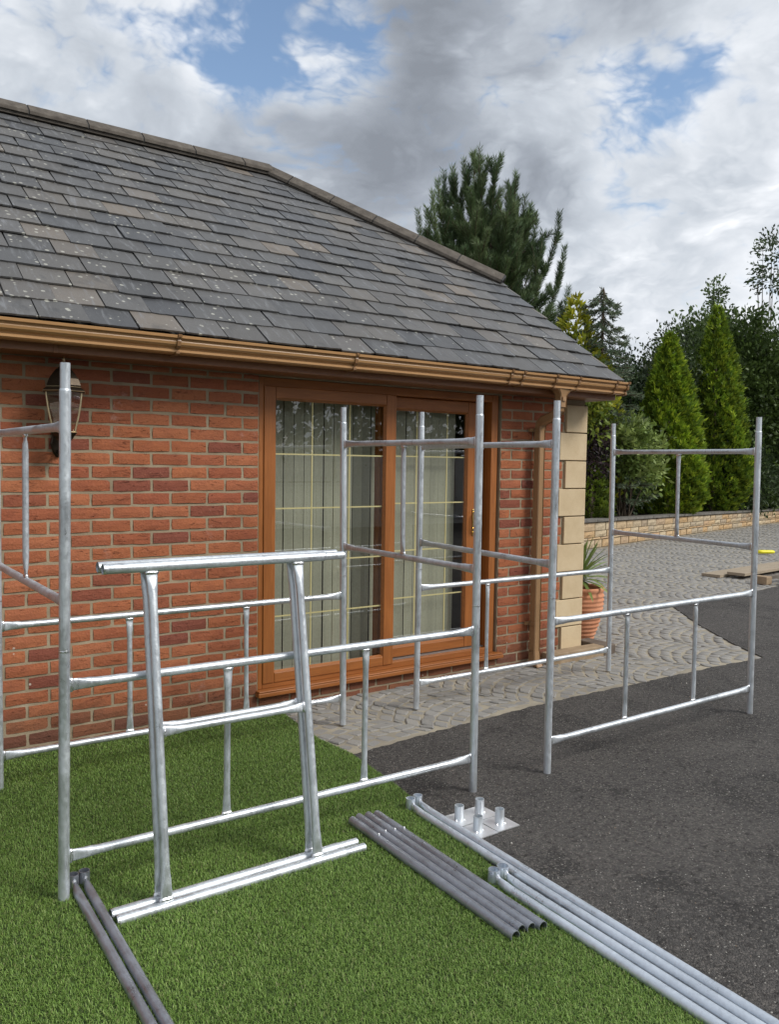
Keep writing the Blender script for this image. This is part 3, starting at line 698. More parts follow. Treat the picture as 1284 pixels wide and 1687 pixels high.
# verge underside, fascia, soffit
mb = MB(); o0 = Vector((0, EY, EZ))
mb.extrude([(0, -0.004), (0.05, -0.004), (0.05, -0.05), (0, -0.05)], o0 + ROT @ Vector((VX - .06, .03, 0)), o0 + ROT @ Vector((VX - .06, 1.70, 0)), Vector((1, 0, 0)), ROT @ Vector((0, 0, 1)))
mb.build('verge_board', FASCIA, house)
mb = MB(); mb.box((HL - .2, 4.40, 2.092), (5.335, 4.42, 2.228)); mb.build('fascia', FASCIA, house, bevel=0.003)
mb = MB(); mb.box((1.055, 4.395, 2.090), (1.075, 4.401, 2.20)); mb.build('fascia_joint', FASCIA, house, bevel=0.002)
mb = MB(); mb.box((HL - .2, 4.421, 2.095), (5.325, YW + 0.1, 2.105)); mb.build('soffit', FASCIA, house)
mb = MB(); mb.box((5.27, 4.421, 2.093), (5.334, 4.93, 2.235)); mb.build('box_end', FASCIA, house)
# ogee gutter
gp = [(4.398, 2.222), (4.398, 2.150), (4.388, 2.132), (4.335, 2.130), (4.316, 2.132), (4.306, 2.139), (4.306, 2.150), (4.316, 2.155), (4.314, 2.163), (4.298, 2.168), (4.287, 2.177), (4.283, 2.190), (4.287, 2.201), (4.286, 2.206), (4.268, 2.209), (4.266, 2.222), (4.276, 2.225), (4.290, 2.212), (4.294, 2.19), (4.30, 2.178), (4.32, 2.17), (4.325, 2.146), (4.34, 2.139), (4.38, 2.140), (4.391, 2.152), (4.391, 2.222)]
def gutter_piece(mbx, x0, x1, g=0.0):
    prof = [(y - (g if y < 4.37 else 0), z - (g if z < 2.19 else -g * .5)) for y, z in gp]
    mbx.sections([[(x, y, z) for y, z in prof] for x in (x0, x1)], (True, True), 0, False)
mb = MB(); gutter_piece(mb, HL - .2, 5.352); gut = mb.build('gutter', GUTTER, house)
for x in (1.664, 2.788, 4.085, 4.203, 4.535, 4.776, 5.20, 5.338):
    m2 = MB(); gutter_piece(m2, x - 0.010, x + 0.010, 0.008); m2.build('gutter_clip', CLIP, gut)
m2 = MB(); gutter_piece(m2, 4.54, 4.77, 0.003); m2.build('running_outlet', GUTTER, gut)
# funnel, swan neck and square downpipe
def sq(c, a, b, w, w2=None, r=0.2):
    w2 = w2 or w; out = []
    for sx_, sy_ in ((-1, -1), (1, -1), (1, 1), (-1, 1)):
        for t in ((0, 1), (1, 0)) if sx_ * sy_ < 0 else ((1, 0), (0, 1)):
            out.append(tuple(Vector(c) + a * (sx_ * w * (1 - r * t[0])) + b * (sy_ * w2 * (1 - r * t[1]))))
    return out
ax, ay = Vector((1, 0, 0)), Vector((0, 1, 0))
PX = 4.675
mb = MB(); cx_, cyy = 4.652, 4.345
mb.sections([sq((cx_, cyy, 2.134), ax, ay, .085, .048), sq((cx_, cyy, 2.115), ax, ay, .06, .042), sq((cx_, cyy, 2.095), ax, ay, .042, .037), sq((cx_, cyy, 2.075), ax, ay, .035, .034), sq((cx_, cyy, 2.0), ax, ay, .035, .034)], (True, True), 0, False)
mb.box((cx_ - .017, cyy - .037, 2.045), (cx_ + .017, cyy - .033, 2.078))
dp = mb.build('downpipe', PIPE, house)
mb = MB(); path = [(cx_, cyy, 2.03), (cx_, cyy + .01, 1.985), (cx_ + .012, cyy + .06, 1.945), (PX - .01, 4.53, 1.905), (PX, 4.565, 1.88), (PX, 4.575, 1.83)]
secs = []
for i, p in enumerate(path):
    p = Vector(p); d = (Vector(path[min(i + 1, len(path) - 1)]) - Vector(path[max(i - 1, 0)])).normalized(); bb = d.cross(ax).normalized(); secs.append(sq(p, ax, bb, .0335, .0335))
mb.sections(secs, (True, True), 0, False); mb.build('swan_neck', PIPE, dp)
mb = MB(); mb.sections([sq((PX, 4.575, z), ax, ay, .0325) for z in (1.85, 0.10)], (True, True), 0, False); mb.build('pipe_shaft', PIPE, dp)
for z in (1.835, 0.33):
    m2 = MB(); m2.sections([sq((PX, 4.577, z + .014), ax, ay, .036, .036), sq((PX, 4.577, z - .014), ax, ay, .036, .036)], (True, True), 0, False); m2.box((PX - .062, 4.612, z - .012), (PX + .062, 4.637, z + .012)); m2.build('pipe_bracket', PIPE, dp, bevel=.002)
mb = MB(); mb.sections([sq((PX, 4.575, .115), ax, ay, .036), sq((PX, 4.57, .05), ax, ay, .037), sq((PX, 4.535, .0), ax, ay, .038)], (True, True), 0, False); mb.build('pipe_shoe', PIPE, dp)

# ---- sliding patio door
def frame_rect(mbx, x0, x1, z0, z1, y0, y1, st, top, bot, lip=0.012):
    """four members, mitred look: uprights full height, rails between, inner bevel lip"""
    mbx.box((x0, y0, z0), (x0 + st, y1, z1)); mbx.box((x1 - st, y0, z0), (x1, y1, z1))
def rails(mbx, x0, x1, z0, z1, y0, y1, st, top, bot):
    mbx.box((x0 + st, y0, z0), (x1 - st, y1, z0 + bot)); mbx.box((x0 + st, y0, z1 - top), (x1 - st, y1, z1))
mb = MB(); y0, y1 = YW + .012, YW + .155
mb.box((DX0 + .0365, y0, DZ1 - .055), (DX1 - .0885, y1, DZ1 - .002)); door = mb.build('patio_door', OAK_H, house, bevel=.003)
for x0_, x1_, yy_ in ((DX0 + .004, DX0 + .036, y0), (DX1 - .088, DX1 - .028, y0), (DX1 - .0275, DX1 - .004, y0 + .02)):
    mb = MB(); mb.box((x0_, yy_, DZ0 + .03), (x1_, y1, DZ1 - .002)); mb.build('frame_jamb', OAK_V, door, bevel=.003)
mb = MB(); mb.box((DX0 + .0365, y0, DZ0 + .03), (DX1 - .0885, y1, DZ0 + .072)); mb.build('frame_rail', OAK_H, door, bevel=.003)
mb = MB(); mb.box((DX0 - .015, YW - .045, .094), (DX1 + .035, YW + .17, .122)); mb.box((DX0 - .012, YW - .043, .1225), (DX1 + .03, YW + .16, .134)); mb.build('door_sill', OAK_H, door, bevel=.005)
mb = MB(); mb.box((3.30, YW + .055, .178), (DX1 - .089, YW + .115, .186)); mb.build('track', ALUM, door)
def sash(x0, x1, z0, z1, ya, yb_, st_l, st_r, top, bot):
    for a_, b_ in ((x0, x0 + st_l), (x1 - st_r, x1)):
        m1 = MB(); m1.box((a_, ya, z0), (b_, yb_, z1)); m1.build('sash_stile', OAK_V, door, bevel=.005)
    for a_, b_ in ((z0, z0 + bot), (z1 - top, z1)):
        m1 = MB(); m1.box((x0 + st_l + .0003, ya + .0006, a_), (x1 - st_r - .0003, yb_, b_)); m1.build('sash_rail', OAK_H, door, bevel=.005)
    gx0, gx1, gz0, gz1 = x0 + st_l, x1 - st_r, z0 + bot, z1 - top; ym = ya + .022
    m1 = MB(); b = .011                                       # sloping glazing bead
    for (p, q) in (((gx0, gz0), (gx1, gz0)), ((gx1, gz0), (gx1, gz1)), ((gx1, gz1), (gx0, gz1)), ((gx0, gz1), (gx0, gz0))):
        def inn(t): return (min(max(t[0], gx0 + b), gx1 - b), min(max(t[1], gz0 + b), gz1 - b))
        pi, qi = inn(p), inn(q)
        m1.add([(p[0], ya + .004, p[1]), (q[0], ya + .004, q[1]), (qi[0], ym, qi[1]), (pi[0], ym, pi[1])], [(0, 1, 2, 3)])
    m1.build('glazing_bead', OAK_H, door)
    g = MB(); g.add([(gx0, ym, gz0), (gx1, ym, gz0), (gx1, ym, gz1), (gx0, ym, gz1)], [(0, 1, 2, 3)]); g.build('glass_pane', GLASS, door)
    return gx0, gx1, gz0, gz1, ym
A = sash(2.352, 3.358, .166, 2.031, YW + .004, YW + .058, .080, .084, .074, .064)
B = sash(3.262, 4.190, .190, 2.026, YW + .075, YW + .128, .082, .120, .082, .070)
def bars(rect, vx, hz):
    gx0, gx1, gz0, gz1, ym = rect; yb0 = ym + .010
    for x in vx: m1 = MB(); m1.box((x - .0045, yb0, gz0), (x + .0045, yb0 + .006, gz1)); m1.build('glazing_bar', GOLD, door)
    for z in hz: m1 = MB(); m1.box((gx0, yb0 - .0012, z - .0045), (gx1, yb0 + .0045, z + .0045)); m1.build('glazing_bar', GOLD, door)
bars(A, (2.712, 3.000), (1.612, 1.268, .925, .582)); bars(B, (3.615, 3.895), (1.615, 1.282, .945, .605))
# handle on the closing stile
mb = MB(); hx = 4.135; hy = YW + .075
mb.box((hx - .014, hy - .008, 1.03), (hx + .014, hy, 1.23)); hdl = mb.build('handle', BRASS, door, bevel=.004)
mb = MB(); hp = [(hx, hy - .008, 1.205), (hx, hy - .035, 1.205), (hx, hy - .048, 1.19), (hx, hy - .048, 1.10), (hx, hy - .04, 1.085), (hx, hy - .008, 1.08)]
for a, b in zip(hp[:-1], hp[1:]): mb.tube(a, b, .0075, n=10)
mb.build('grip', BRASS, hdl)
mb = MB(); mb.tube((hx, hy - .016, 1.05), (hx, hy, 1.05), .009, n=12); mb.build('lock_barrel', BRASS, hdl)

# ---- vertical blind behind the glass
blind = empty('vertical_blind', (3.1, YW + .25, 0.15)); tag(blind, 'greenish beige vertical slat blind hanging behind the patio door glass', 'blind')
mb = MB(); mb.box((2.36, YW + .18, 2.02), (4.25, YW + .22, 2.06)); mb.build('head_rail', mat_plain('blind_rail_white', (.5, .48, .42), .6), blind)
slm = []
for v in range(4):
    m2 = MB(); w = .0338; secs = []
    for t in range(5):
        x = -w + 2 * w * t / 4; y = .0015 * (1 - (2 * t / 4 - 1) ** 2); secs.append((x, y))
    V = [(x, y, 0) for x, y in secs] + [(x + .002 * (v - 1.5), y + .001 * v, -1.84) for x, y in secs]
    m2.add(V, [(i, i + 1, i + 6, i + 5) for i in range(4)], 0, True); slm.append(m2.mesh('slat', BLIND))
x = 2.40
while x < 4.03:
    o = bpy.data.objects.new('slat', random.choice(slm)); o.location = (x, YW + .20 + random.uniform(-.004, .004), 2.02)
    o.rotation_euler = (0, 0, R(-7 + random.uniform(-2.5, 2.5)) if not 3.10 < x < 3.20 else R(-50)); put(o, blind); x += .0765

# ================================================================== scaffold frames
PR, RR, SR = 0.0190, 0.0160, 0.0126                            # post, rail and strut radii
HZ = dict(r1=.166, r2=.779, joint=.897, r3=1.070, r4=1.673, sh=1.794, top=1.887)
POST = dict(A0=((.7386, 4.1581), (.0032, .0054)), A1=((.7324, 2.9734), (.0064, -.0143)), A2=((2.6045, 2.9312), (.0006, .0055)), A3=((2.6207, 4.1254), (-.0042, .0105)),
            B4=((3.1865, 4.1459), (.0028, -.0001)), B5=((3.0783, 2.9023), (.002, .0005)), B6=((5.0329, 4.1388), (-.0082, .0055)), B7=((4.9314, 2.9152), (-.008, .0041)))
def pp(n, z): (x, y), (lx, ly) = POST[n]; return Vector((x + lx * z, y + ly * z, z))
def flat_tube(mb, p0, p1, r, plane_n, flat=0.085, hw=0.0218, ht=0.0060, ends=(True, True), mid_r=None):
    """tube whose ends are squashed flat: wide in the frame's plane, thin across it (plane_n)"""
    p0, p1 = Vector(p0), Vector(p1); d = (p1 - p0).normalized(); b = Vector(plane_n); b = (b - d * b.dot(d)).normalized(); a = d.cross(b); L = (p1 - p0).length
    prof = [(0.0, hw, ht), (flat * .22, hw * 1.0, ht), (flat * .34, hw * .98, ht * 1.05), (flat * .55, hw * .88, (ht + r) * .56), (flat * .8, (hw + r) * .5 + .0008, r * .86), (flat * 1.15, r * 1.04, r * .985), (flat * 1.6, r, r)]
    secs = []
    if ends[0]: secs += [mb.ring(p0 + d * t, a, b, ra, rb, 20, 0.8 if i < 4 else 1.0) for i, (t, ra, rb) in enumerate(prof)]
    else: secs.append(mb.ring(p0, a, b, r, r, 20))
    if ends[1]: secs += [mb.ring(p1 - d * t, a, b, ra, rb, 20, 0.8 if 6 - i < 4 else 1.0) for i, (t, ra, rb) in enumerate(prof[::-1])]
    else: secs.append(mb.ring(p1, a, b, r, r, 20))
    mb.sections(secs, (True, True))
def weld(mb, p, d, plane_n, ra, rb):
    """lumpy bead round a flattened tube end"""
    p, d = Vector(p), Vector(d).normalized(); b = Vector(plane_n); b = (b - d * b.dot(d)).normalized(); a = d.cross(b); secs = []
    for t, g in ((-.003, .0015), (.001, .0048), (.006, .0042), (.011, .0008)):
        ring = []
        for j in range(20):
            th = 2 * math.pi * j / 20; w = 1 + random.uniform(-.09, .09)
            ring.append(tuple(p + d * (t + random.uniform(-.0008, .0008)) + a * ((ra + g * w) * math.copysign(abs(math.cos(th)) ** .8, math.cos(th))) + b * ((rb + g * w) * math.copysign(abs(math.sin(th)) ** .8, math.sin(th)))))
        secs.append(ring)
    mb.sections(secs, (True, True))
def frame_between(label, group, P0f, P1f, z0, z1, zr, st, mats, spigot=None, name='tower_scaffold', tops=(0, 0)):
    """P0f/P1f: functions height -> point on each post axis"""
    e = (P1f(z0) - P0f(z0)).normalized(); u = (P0f(z1) - P0f(z0)).normalized(); n = e.cross(u).normalized()
    base = (P0f(z0) + P1f(z0)) / 2; root = empty(name, base); tag(root, label, 'scaffold frame', group)
    for i, Pf in enumerate((P0f, P1f)):
        m1 = MB(); a = Pf(z0); b = Pf(z1); m1.tube(a, b, PR, 0.0032, 24, ref=e); po = m1.build('post', mats[0], root)
        if spigot:
            m1 = MB(); d = (b - a).normalized(); c = b + d * spigot; A_, B_ = e, d.cross(e)
            m1.sections([m1.ring(b - d * .002, A_, B_, PR * 1.01, PR * 1.01, 24), m1.ring(b + d * .003, A_, B_, PR * .97, PR * .97, 24), m1.ring(b + d * .006, A_, B_, PR * .885, PR * .885, 24)], (False, False))
            m1.tube(b - d * .01, c, PR * .885, 0.003, 24, ref=e); m1.build('spigot', mats[0], po)
            m1 = MB(); m1.sections([m1.ring(a + d * t, A_, B_, PR * q, PR * q, 24) for t, q in ((-.0045, .99), (-.003, 1.02), (.001, 1.035), (.004, 1.0))], (False, False)); m1.build('joint_ring', WELD, po)
    for z in zr:
        a = P0f(z); b = P1f(z); d = (b - a).normalized(); m1 = MB(); s = PR * .80
        flat_tube(m1, a + d * s, b - d * s, RR, n); ro = m1.build('rail', mats[1], root)
        for p, dd in ((a, d), (b, -d)):
            m1 = MB(); weld(m1, p + dd * (PR * 1.0), dd, n, .0218, .0060); m1.build('weld', WELD, ro)
    for t in st:
        a = P0f(zr[0]).lerp(P1f(zr[0]), t); b = P0f(zr[1]).lerp(P1f(zr[1]), t); d = (b - a).normalized(); m1 = MB()
        flat_tube(m1, a + d * RR * .9, b - d * RR * .9, SR, n, .07, .0180, .0050); sto = m1.build('strut', mats[1], root)
        for p, dd in ((a, d), (b, -d)):
            m1 = MB(); weld(m1, p + dd * RR * 1.0, dd, n, .0176, .0050); m1.build('weld', WELD, sto)
    return root
G_LO, G_UP = 'lower side frames of the two towers', 'upper end frames of the two towers'
def lower(a, b, label, st=(.326, .668), mats=(GALV, GALV)):
    return frame_between(label, G_LO, lambda z: pp(a, z), lambda z: pp(b, z), 0.004, HZ['joint'], (HZ['r1'], HZ['r2']), st, mats)
def upper(a, b, label, mats=(GALV, GALV_DULL)):
    return frame_between(label, G_UP, lambda z: pp(a, z), lambda z: pp(b, z), HZ['joint'] + .003, HZ['sh'], (HZ['r3'], HZ['r4']), (.5,), mats, HZ['top'] - HZ['sh'])
lower('A1', 'A2', 'long low front frame of the left tower, standing on grass and tarmac')
lower('A0', 'A3', 'low rear frame of the left tower, closest to the brick wall left of the door')
lower('B5', 'B7', 'low front frame of the right tower, standing wholly on tarmac')
lower('B4', 'B6', 'low rear frame of the right tower, standing on the setts before the downpipe', (.320, .668))
upper('A0', 'A1', 'upper end frame of the left tower in front of the wall lantern')
upper('A3', 'A2', 'upper end frame of the left tower in front of the patio door')
upper('B4', 'B5', 'upper end frame of the right tower nearest the patio door and downpipe')
upper('B6', 'B7', 'upper end frame of the right tower, furthest from the house, conifers behind')
# bright joint rings where the upper frames plug in belong to the lower posts' tops
# two frames laid on their sides and leaned together on the left tower
LW = 1.18
def leaner(y0, x0, label, dz=0.0, tilt=0.0):
    lean = math.atan2(0.235, 1.153) + tilt; b0 = Vector((x0, y0, PR + .002 + dz)); upv = Vector((0, math.sin(lean), math.cos(lean)))
    ex = Vector((1.0, -0.012 if dz == 0 else -0.005, 0)).normalized()
    # heights become distance along the horizontal posts
    P0f = lambda z: b0 + ex * (z - HZ['joint']); P1f = lambda z: b0 + upv * LW + ex * (z - HZ['joint'] + .03)
    return frame_between(label, 'pair of frames leaning on the left tower', P0f, P1f, HZ['joint'] + .003, HZ['sh'], (HZ['r3'], HZ['r4']), (.5,), (GALV, GALV), HZ['top'] - HZ['sh'])
leaner(2.716, .838, 'front one of two frames leaning sideways together on the left tower')
leaner(2.760, .833, 'rear one of two frames leaning sideways together, tucked behind its twin', .003)

# ---- loose diagonal braces: long tube with a socket welded on each end
def brace(label, group, sock, end, r, mat, sr=.0215, sh=.062, cut=None):
    sx_, sy_ = sock; root = empty('diagonal_brace', (sx_, sy_, 0)); tag(root, label, 'brace', group)
    s0 = Vector((sx_, sy_, 0)); e0 = Vector((end[0], end[1], 0)); d = (e0 - s0).normalized(); z = r + .004
    m1 = MB(); p0 = s0 + d * (sr * .9) + UP * (z + .004); p1 = s0 + d * .09 + UP * z; p2 = e0 - d * (sr * .9) + UP * z
    side = d.cross(UP)
    secs = [m1.ring(p0, UP, side, .0195, .005, 20, .8), m1.ring(p0 + d * .010, UP, side, .0195, .0065, 20, .8), m1.ring(p0 + d * .028 - UP * .001, UP, side, .0188, r * .75, 20), m1.ring(p0 + d * .055 - UP * .003, UP, side, r * 1.06, r * .95, 20), m1.ring(p1, UP, side, r, r, 20), m1.ring(p2, UP, side, r, r, 20)]
    m1.sections(secs, (True, True)); tb = m1.build('tube', mat, root)
    for q in (s0, e0):
        m1 = MB(); m1.tube(q + UP * .003, q + UP * sh, sr, .0025, 24); so_ = m1.build('socket', mat, root)
    m1 = MB(); weld(m1, p0 + d * -.001, d, side, .021, .0055); m1.build('weld', WELD, tb)
GB = 'galvanised braces along the edge of the grass'
brace('long galvanised brace lying second from the tarmac, socket end near the base plates', GB, (2.219, 2.915), (2.120, 0.75), .0172, GALV_BLUE)
brace('long galvanised brace lying nearest the tarmac, socket end beside the base plates', GB, (2.266, 2.925), (2.165, 0.76), .0172, GALV_BLUE)
brace('galvanised brace lying on the grass side of the four, its socket nearer the viewer', GB, (2.083, 2.216), (2.017, 0.45), .0178, GALV_BLUE, .0225)
brace('galvanised brace third from the tarmac, its socket nearer the viewer', GB, (2.130, 2.220), (2.068, 0.45), .0178, GALV_BLUE, .0225)
GD = 'dark braces on the grass at the left'
brace('left one of two dark steel braces on grass beside the nearest post', GD, (.782, 3.040), (.728, 1.3), .0165, STEEL, .0195)
brace('right one of two dark steel braces on grass, next to the leaning frames', GD, (.823, 3.047), (.765, 1.3), .0165, STEEL, .0195)
# ---- four dark tubes with spring buttons
DT = [((1.916, 2.933), (1.883, 1.894)), ((1.957, 2.943), (1.925, 1.909)), ((2.001, 2.936), (1.962, 1.900)), ((2.041, 2.926), (2.000, 1.884))]
LB = ['leftmost of the four dark steel tubes lying on the grass', 'second from left of the four dark steel tubes lying on the grass', 'third from left of the four dark steel tubes lying on the grass', 'rightmost of the four dark steel tubes on the grass, nearest the braces']
for (a, b), lb in zip(DT, LB):
    root = empty('steel_tube', (a[0], a[1], 0)); tag(root, lb, 'tube', 'dark tubes side by side on the grass')
    A_ = Vector((a[0], a[1], PR + .006)); B_ = Vector((b[0], b[1], PR + .006)); m1 = MB(); m1.tube(A_, B_, PR * 1.0, .0026, 28); m1.build('tube', STEEL, root)
    c = A_.lerp(B_, .205) + UP * (PR - .003); m1 = MB(); m1.lathe(c, [(.0045, 0), (.0045, .008), (.003, .0105), (.0008, .0115)], 10); m1.build('spring_button', ZINC, root)
# ---- four base plates
for (x, y, rot, lb) in ((2.452, 2.712, .02, 'base plate with upright stub, rearmost of four, nearest the tower post'), (2.330, 2.709, -.02, 'base plate with upright stub, left one of four on tarmac, touching the braces'),
                        (2.325, 2.580, .015, 'base plate with upright stub, nearest the viewer of the four on tarmac'), (2.455, 2.585, -.015, 'base plate with upright stub, right one of four on tarmac')):
    root = empty('base_plate', (x, y, 0)); tag(root, lb, 'base plate', 'base plates on the tarmac')
    m1 = MB(); w = .0615; c, s = math.cos(rot), math.sin(rot); ring = [(x + c * a - s * b, y + s * a + c * b) for a, b in ((-w, -w), (w, -w), (w, w), (-w, w))]
    z0 = .0065 + random.uniform(0, .0015); m1.sections([[(px, py, z0) for px, py in ring], [(px, py, z0 + .0045) for px, py in ring]], (True, True), 0, False); pt = m1.build('plate', ZINC, root)
    m1 = MB(); m1.tube((x, y, z0 + .004), (x, y, z0 + .068), .0205, .0026, 28); m1.build('stub', GALV, root)
    m1 = MB()
    for q in range(3):
        an = q * 2.1 + 3.6 + rot * 9; px, py = x + .0215 * math.cos(an), y + .0215 * math.sin(an); m1.lathe((px, py, z0 + .0042), [(.007, 0), (.006, .003), (.003, .0055), (.0005, .0065)], 8, sx=1.2)
    m1.build('weld', WELD, pt)

# ================================================================== wall lantern
lan = empty('wall_lantern', (1.13, YW, 1.62)); tag(lan, 'dark bronze carriage lantern on the brick wall behind the near post', 'lantern')
LC = Vector((1.128, YW - .15, 0)); n6 = 6
m1 = MB(); m1.lathe(LC, [(.112, 1.900), (.118, 1.906), (.112, 1.914), (.098, 1.925), (.092, 1.930), (.094, 1.938), (.080, 1.972), (.060, 2.000), (.042, 2.020), (.034, 2.024), (.026, 2.034), (.014, 2.040)], n6, smooth=False, ph=.25); cap = m1.build('cap', BRONZE, lan)
m1 = MB(); m1.lathe(LC, [(.012, 2.036), (.017, 2.046), (.012, 2.056), (.006, 2.062), (.008, 2.070), (.001, 2.086)], 12); m1.build('finial', ANTIQ, cap)
for z, r_ in ((1.9065, .1195), (1.9285, .0965)):
    m1 = MB(); m1.lathe(LC, [(r_ - .004, z - .002), (r_, z), (r_ - .004, z + .002)], n6, smooth=False, ph=.25); m1.build('cap_edge', ANTIQ, cap)
def lr(z): t = (z - 1.70) / .20; return .058 + .040 * t + .006 * math.sin(t * math.pi)
for j in range(n6):
    m1 = MB(); pts = []
    for i in range(7):
        z = 1.70 + .2 * i / 6; an = 2 * math.pi * (j + .25) / n6; pts.append(Vector((LC.x + lr(z) * math.cos(an), LC.y + lr(z) * math.sin(an), z)))
    for a, b in zip(pts[:-1], pts[1:]): m1.tube(a, b, .0045, n=8)
    m1.build('corner_bar', ANTIQ if j % 2 else BRONZE, lan)
    m1 = MB(); V = []
    for i in range(7):
        z = 1.70 + .2 * i / 6
        for dj in (0, 1): an = 2 * math.pi * (j + dj + .25) / n6; V.append((LC.x + lr(z) * math.cos(an) * .98, LC.y + lr(z) * math.sin(an) * .98, z))
    m1.add(V, [(2 * i, 2 * i + 1, 2 * i + 3, 2 * i + 2) for i in range(6)]); m1.build('lantern_pane', LGLASS, lan)
m1 = MB(); m1.lathe(LC, [(.012, 1.628), (.018, 1.636), (.022, 1.648), (.046, 1.664), (.054, 1.678), (.066, 1.690), (.070, 1.698), (.066, 1.704), (.056, 1.706)], n6, smooth=False, ph=.25); m1.build('bowl', BRONZE, lan)
m1 = MB(); m1.lathe(LC, [(.067, 1.6955), (.072, 1.699), (.067, 1.7025)], n6, smooth=False, ph=.25); m1.build('bowl_rim', ANTIQ, lan)
m1 = MB(); m1.lathe(LC, [(.012, 1.70), (.012, 1.775), (.010, 1.78), (.014, 1.80), (.010, 1.83), (.002, 1.85)], 12); m1.build('lamp', BULB, lan)
m1 = MB(); pr_ = [(0, .095), (.022, .088), (.034, .06), (.028, .02), (.036, -.02), (.026, -.06), (.012, -.085), (0, -.092)]; prof = [(x, z) for x, z in pr_] + [(-x, z) for x, z in pr_[-2:0:-1]]
m1.sections([[(1.128 + x, YW - .002, 1.66 + z) for x, z in prof], [(1.128 + x, YW - .012, 1.66 + z) for x, z in prof], [(1.128 + x * .82, YW - .018, 1.66 + z * .9) for x, z in prof]], (True, True), 0, False); m1.build('back_plate', BRONZE, lan)
m1 = MB(); ap = [(1.128, YW - .012, 1.605), (1.128, YW - .05, 1.592), (1.128, YW - .10, 1.594), (1.128, YW - .14, 1.610), (1.128, YW - .15, 1.634)]
for a, b in zip(ap[:-1], ap[1:]): m1.tube(a, b, .0085, n=10)
m1.build('arm', BRONZE, lan)

# ================================================================== kerb at the corner, pot, boards
kb = MB(); kb.box((4.80, YW - .135, -.02), (5.42, YW - .018, .082)); kb = kb.build('kerb_stone', KERB, None, bevel=.008); tag(kb, 'buff kerb stone lying at the foot of the quoined corner', 'kerb')
kd = MB(); kd.box((5.425, YW - .13, -.02), (5.57, YW + .17, .080)); kd = kd.build('kerb_block', KERB_DK, None, bevel=.010); tag(kd, 'dark brown block at the end of the buff kerb, in front of the pot', 'block')
pot = empty('terracotta_pot', (5.70, 5.03, 0)); tag(pot, 'ribbed terracotta pot beside the corner of the house', 'pot')
prof = [(.118, 0.0)]
for i in range(11):
    z = .015 + .038 * i; r_ = .118 + .082 * math.sin(min(1, z / .36) * math.pi / 2)
    prof += [(r_ + .001, z + .004), (r_ + .010, z + .016), (r_ + .011, z + .024), (r_ + .004, z + .035)]
prof += [(.198, .440), (.205, .452), (.214, .470), (.213, .484), (.203, .492), (.186, .490), (.178, .475), (.172, .42)]
m1 = MB(); m1.lathe((5.70, 5.03, 0), prof, 40); m1.build('pot_body', TERRA, pot)
m1 = MB(); m1.lathe((5.70, 5.03, 0), [(.001, .43), (.10, .436), (.174, .43)], 20); m1.build('pot_soil', SOIL, pot)
yuc = empty('spiky_plant', (5.70, 5.03, .43)); tag(yuc, 'spiky green strap-leaved plant growing in the terracotta pot', 'plant')
m1 = MB(); m1.tube((5.70, 5.03, .43), (5.705, 5.03, .62), .02, n=10); m1.build('stem', BARK, yuc)
def strap_leaf(base, d, L, w, droop):
    base = Vector(base); d = Vector(d).normalized(); V = []; nseg = 7; side = d.cross(UP)
    side = side.normalized() if side.length > .05 else Vector((1, 0, 0)); p = base.copy(); dd = d.copy(); F = []
    for i in range(nseg + 1):
        t = i / nseg; ww = w * (0.55 + 1.2 * t) * (1 - t) ** .6 * 1.25 if t < 1 else 0; up_ = side.cross(dd).normalized()
        V += [tuple(p - side * ww + up_ * ww * .35), tuple(p), tuple(p + side * ww + up_ * ww * .35)]
        p = p + dd * (L / nseg); dd = (dd + Vector((0, 0, -droop)) * (t + .2)).normalized()
    for i in range(nseg):
        for j in range(2): F.append((i * 3 + j, i * 3 + j + 1, i * 3 + 4 + j, i * 3 + 3 + j))
    return V, F
for i in range(64):
    an = i * 2.399; tt = i / 64; elv = R(82 - 100 * tt); d = (math.cos(an) * math.cos(elv), math.sin(an) * math.cos(elv), math.sin(elv))
    V, F = strap_leaf((5.705, 5.03, .61 - .07 * tt), d, random.uniform(.26, .38), .0165, .07 + .10 * tt)
    c = np.array([.20, .29, .08]) * random.uniform(.6, 1.25) + np.array([.05, .03, .01]) * random.random()
    np_mesh('strap_leaf', np.array(V), np.array(F), LEAF, yuc, np.tile(np.clip(c, 0, 1), (len(V), 1)), True)
def board(label, name, c0, c1, w, t, z, mat, group=None):
    a = Vector((c0[0], c0[1], 0)); b = Vector((c1[0], c1[1], 0)); d = (b - a).normalized(); s = Vector((-d.y, d.x, 0))
    m1 = MB(); m1.sections([[tuple(p + s * x + UP * zz) for x, zz in ((-w / 2, z), (w / 2, z), (w / 2, z + t), (-w / 2, z + t))] for p in (a, b)], (True, True), 0, False)
    o = m1.build(name, mat, None, bevel=.004); return tag(o, label, 'board', group)
board('weathered scaffold board lying flat on the far setts, under another board', 'scaffold_board', (10.66, 6.98), (14.6, 7.40), .28, .04, .004, PLANK, 'boards on the far setts')
board('weathered scaffold board lying on top of another on the far setts', 'scaffold_board', (10.84, 6.70), (14.6, 7.10), .26, .04, .046, PLANK, 'boards on the far setts')
tr = empty('timber_trestle', (11.2, 6.2, 0)); tag(tr, 'low grey timber trestle lying beside the boards at the right edge', 'trestle')
for y, zz in ((6.18, .06), (5.98, .05)):
    m1 = MB(); m1.box((10.75, y - .03, zz), (13.0, y + .03, zz + .05)); m1.build('trestle_bar', OLDWOOD, tr, bevel=.004)
m1 = MB(); m1.box((10.60, 6.10, .0), (10.74, 6.30, .11)); m1.build('end_block', KERB, tr, bevel=.01)
m1 = MB(); m1.box((11.4, 5.95, .0), (11.52, 6.25, .05)); m1.build('cross_block', OLDWOOD, tr, bevel=.006)
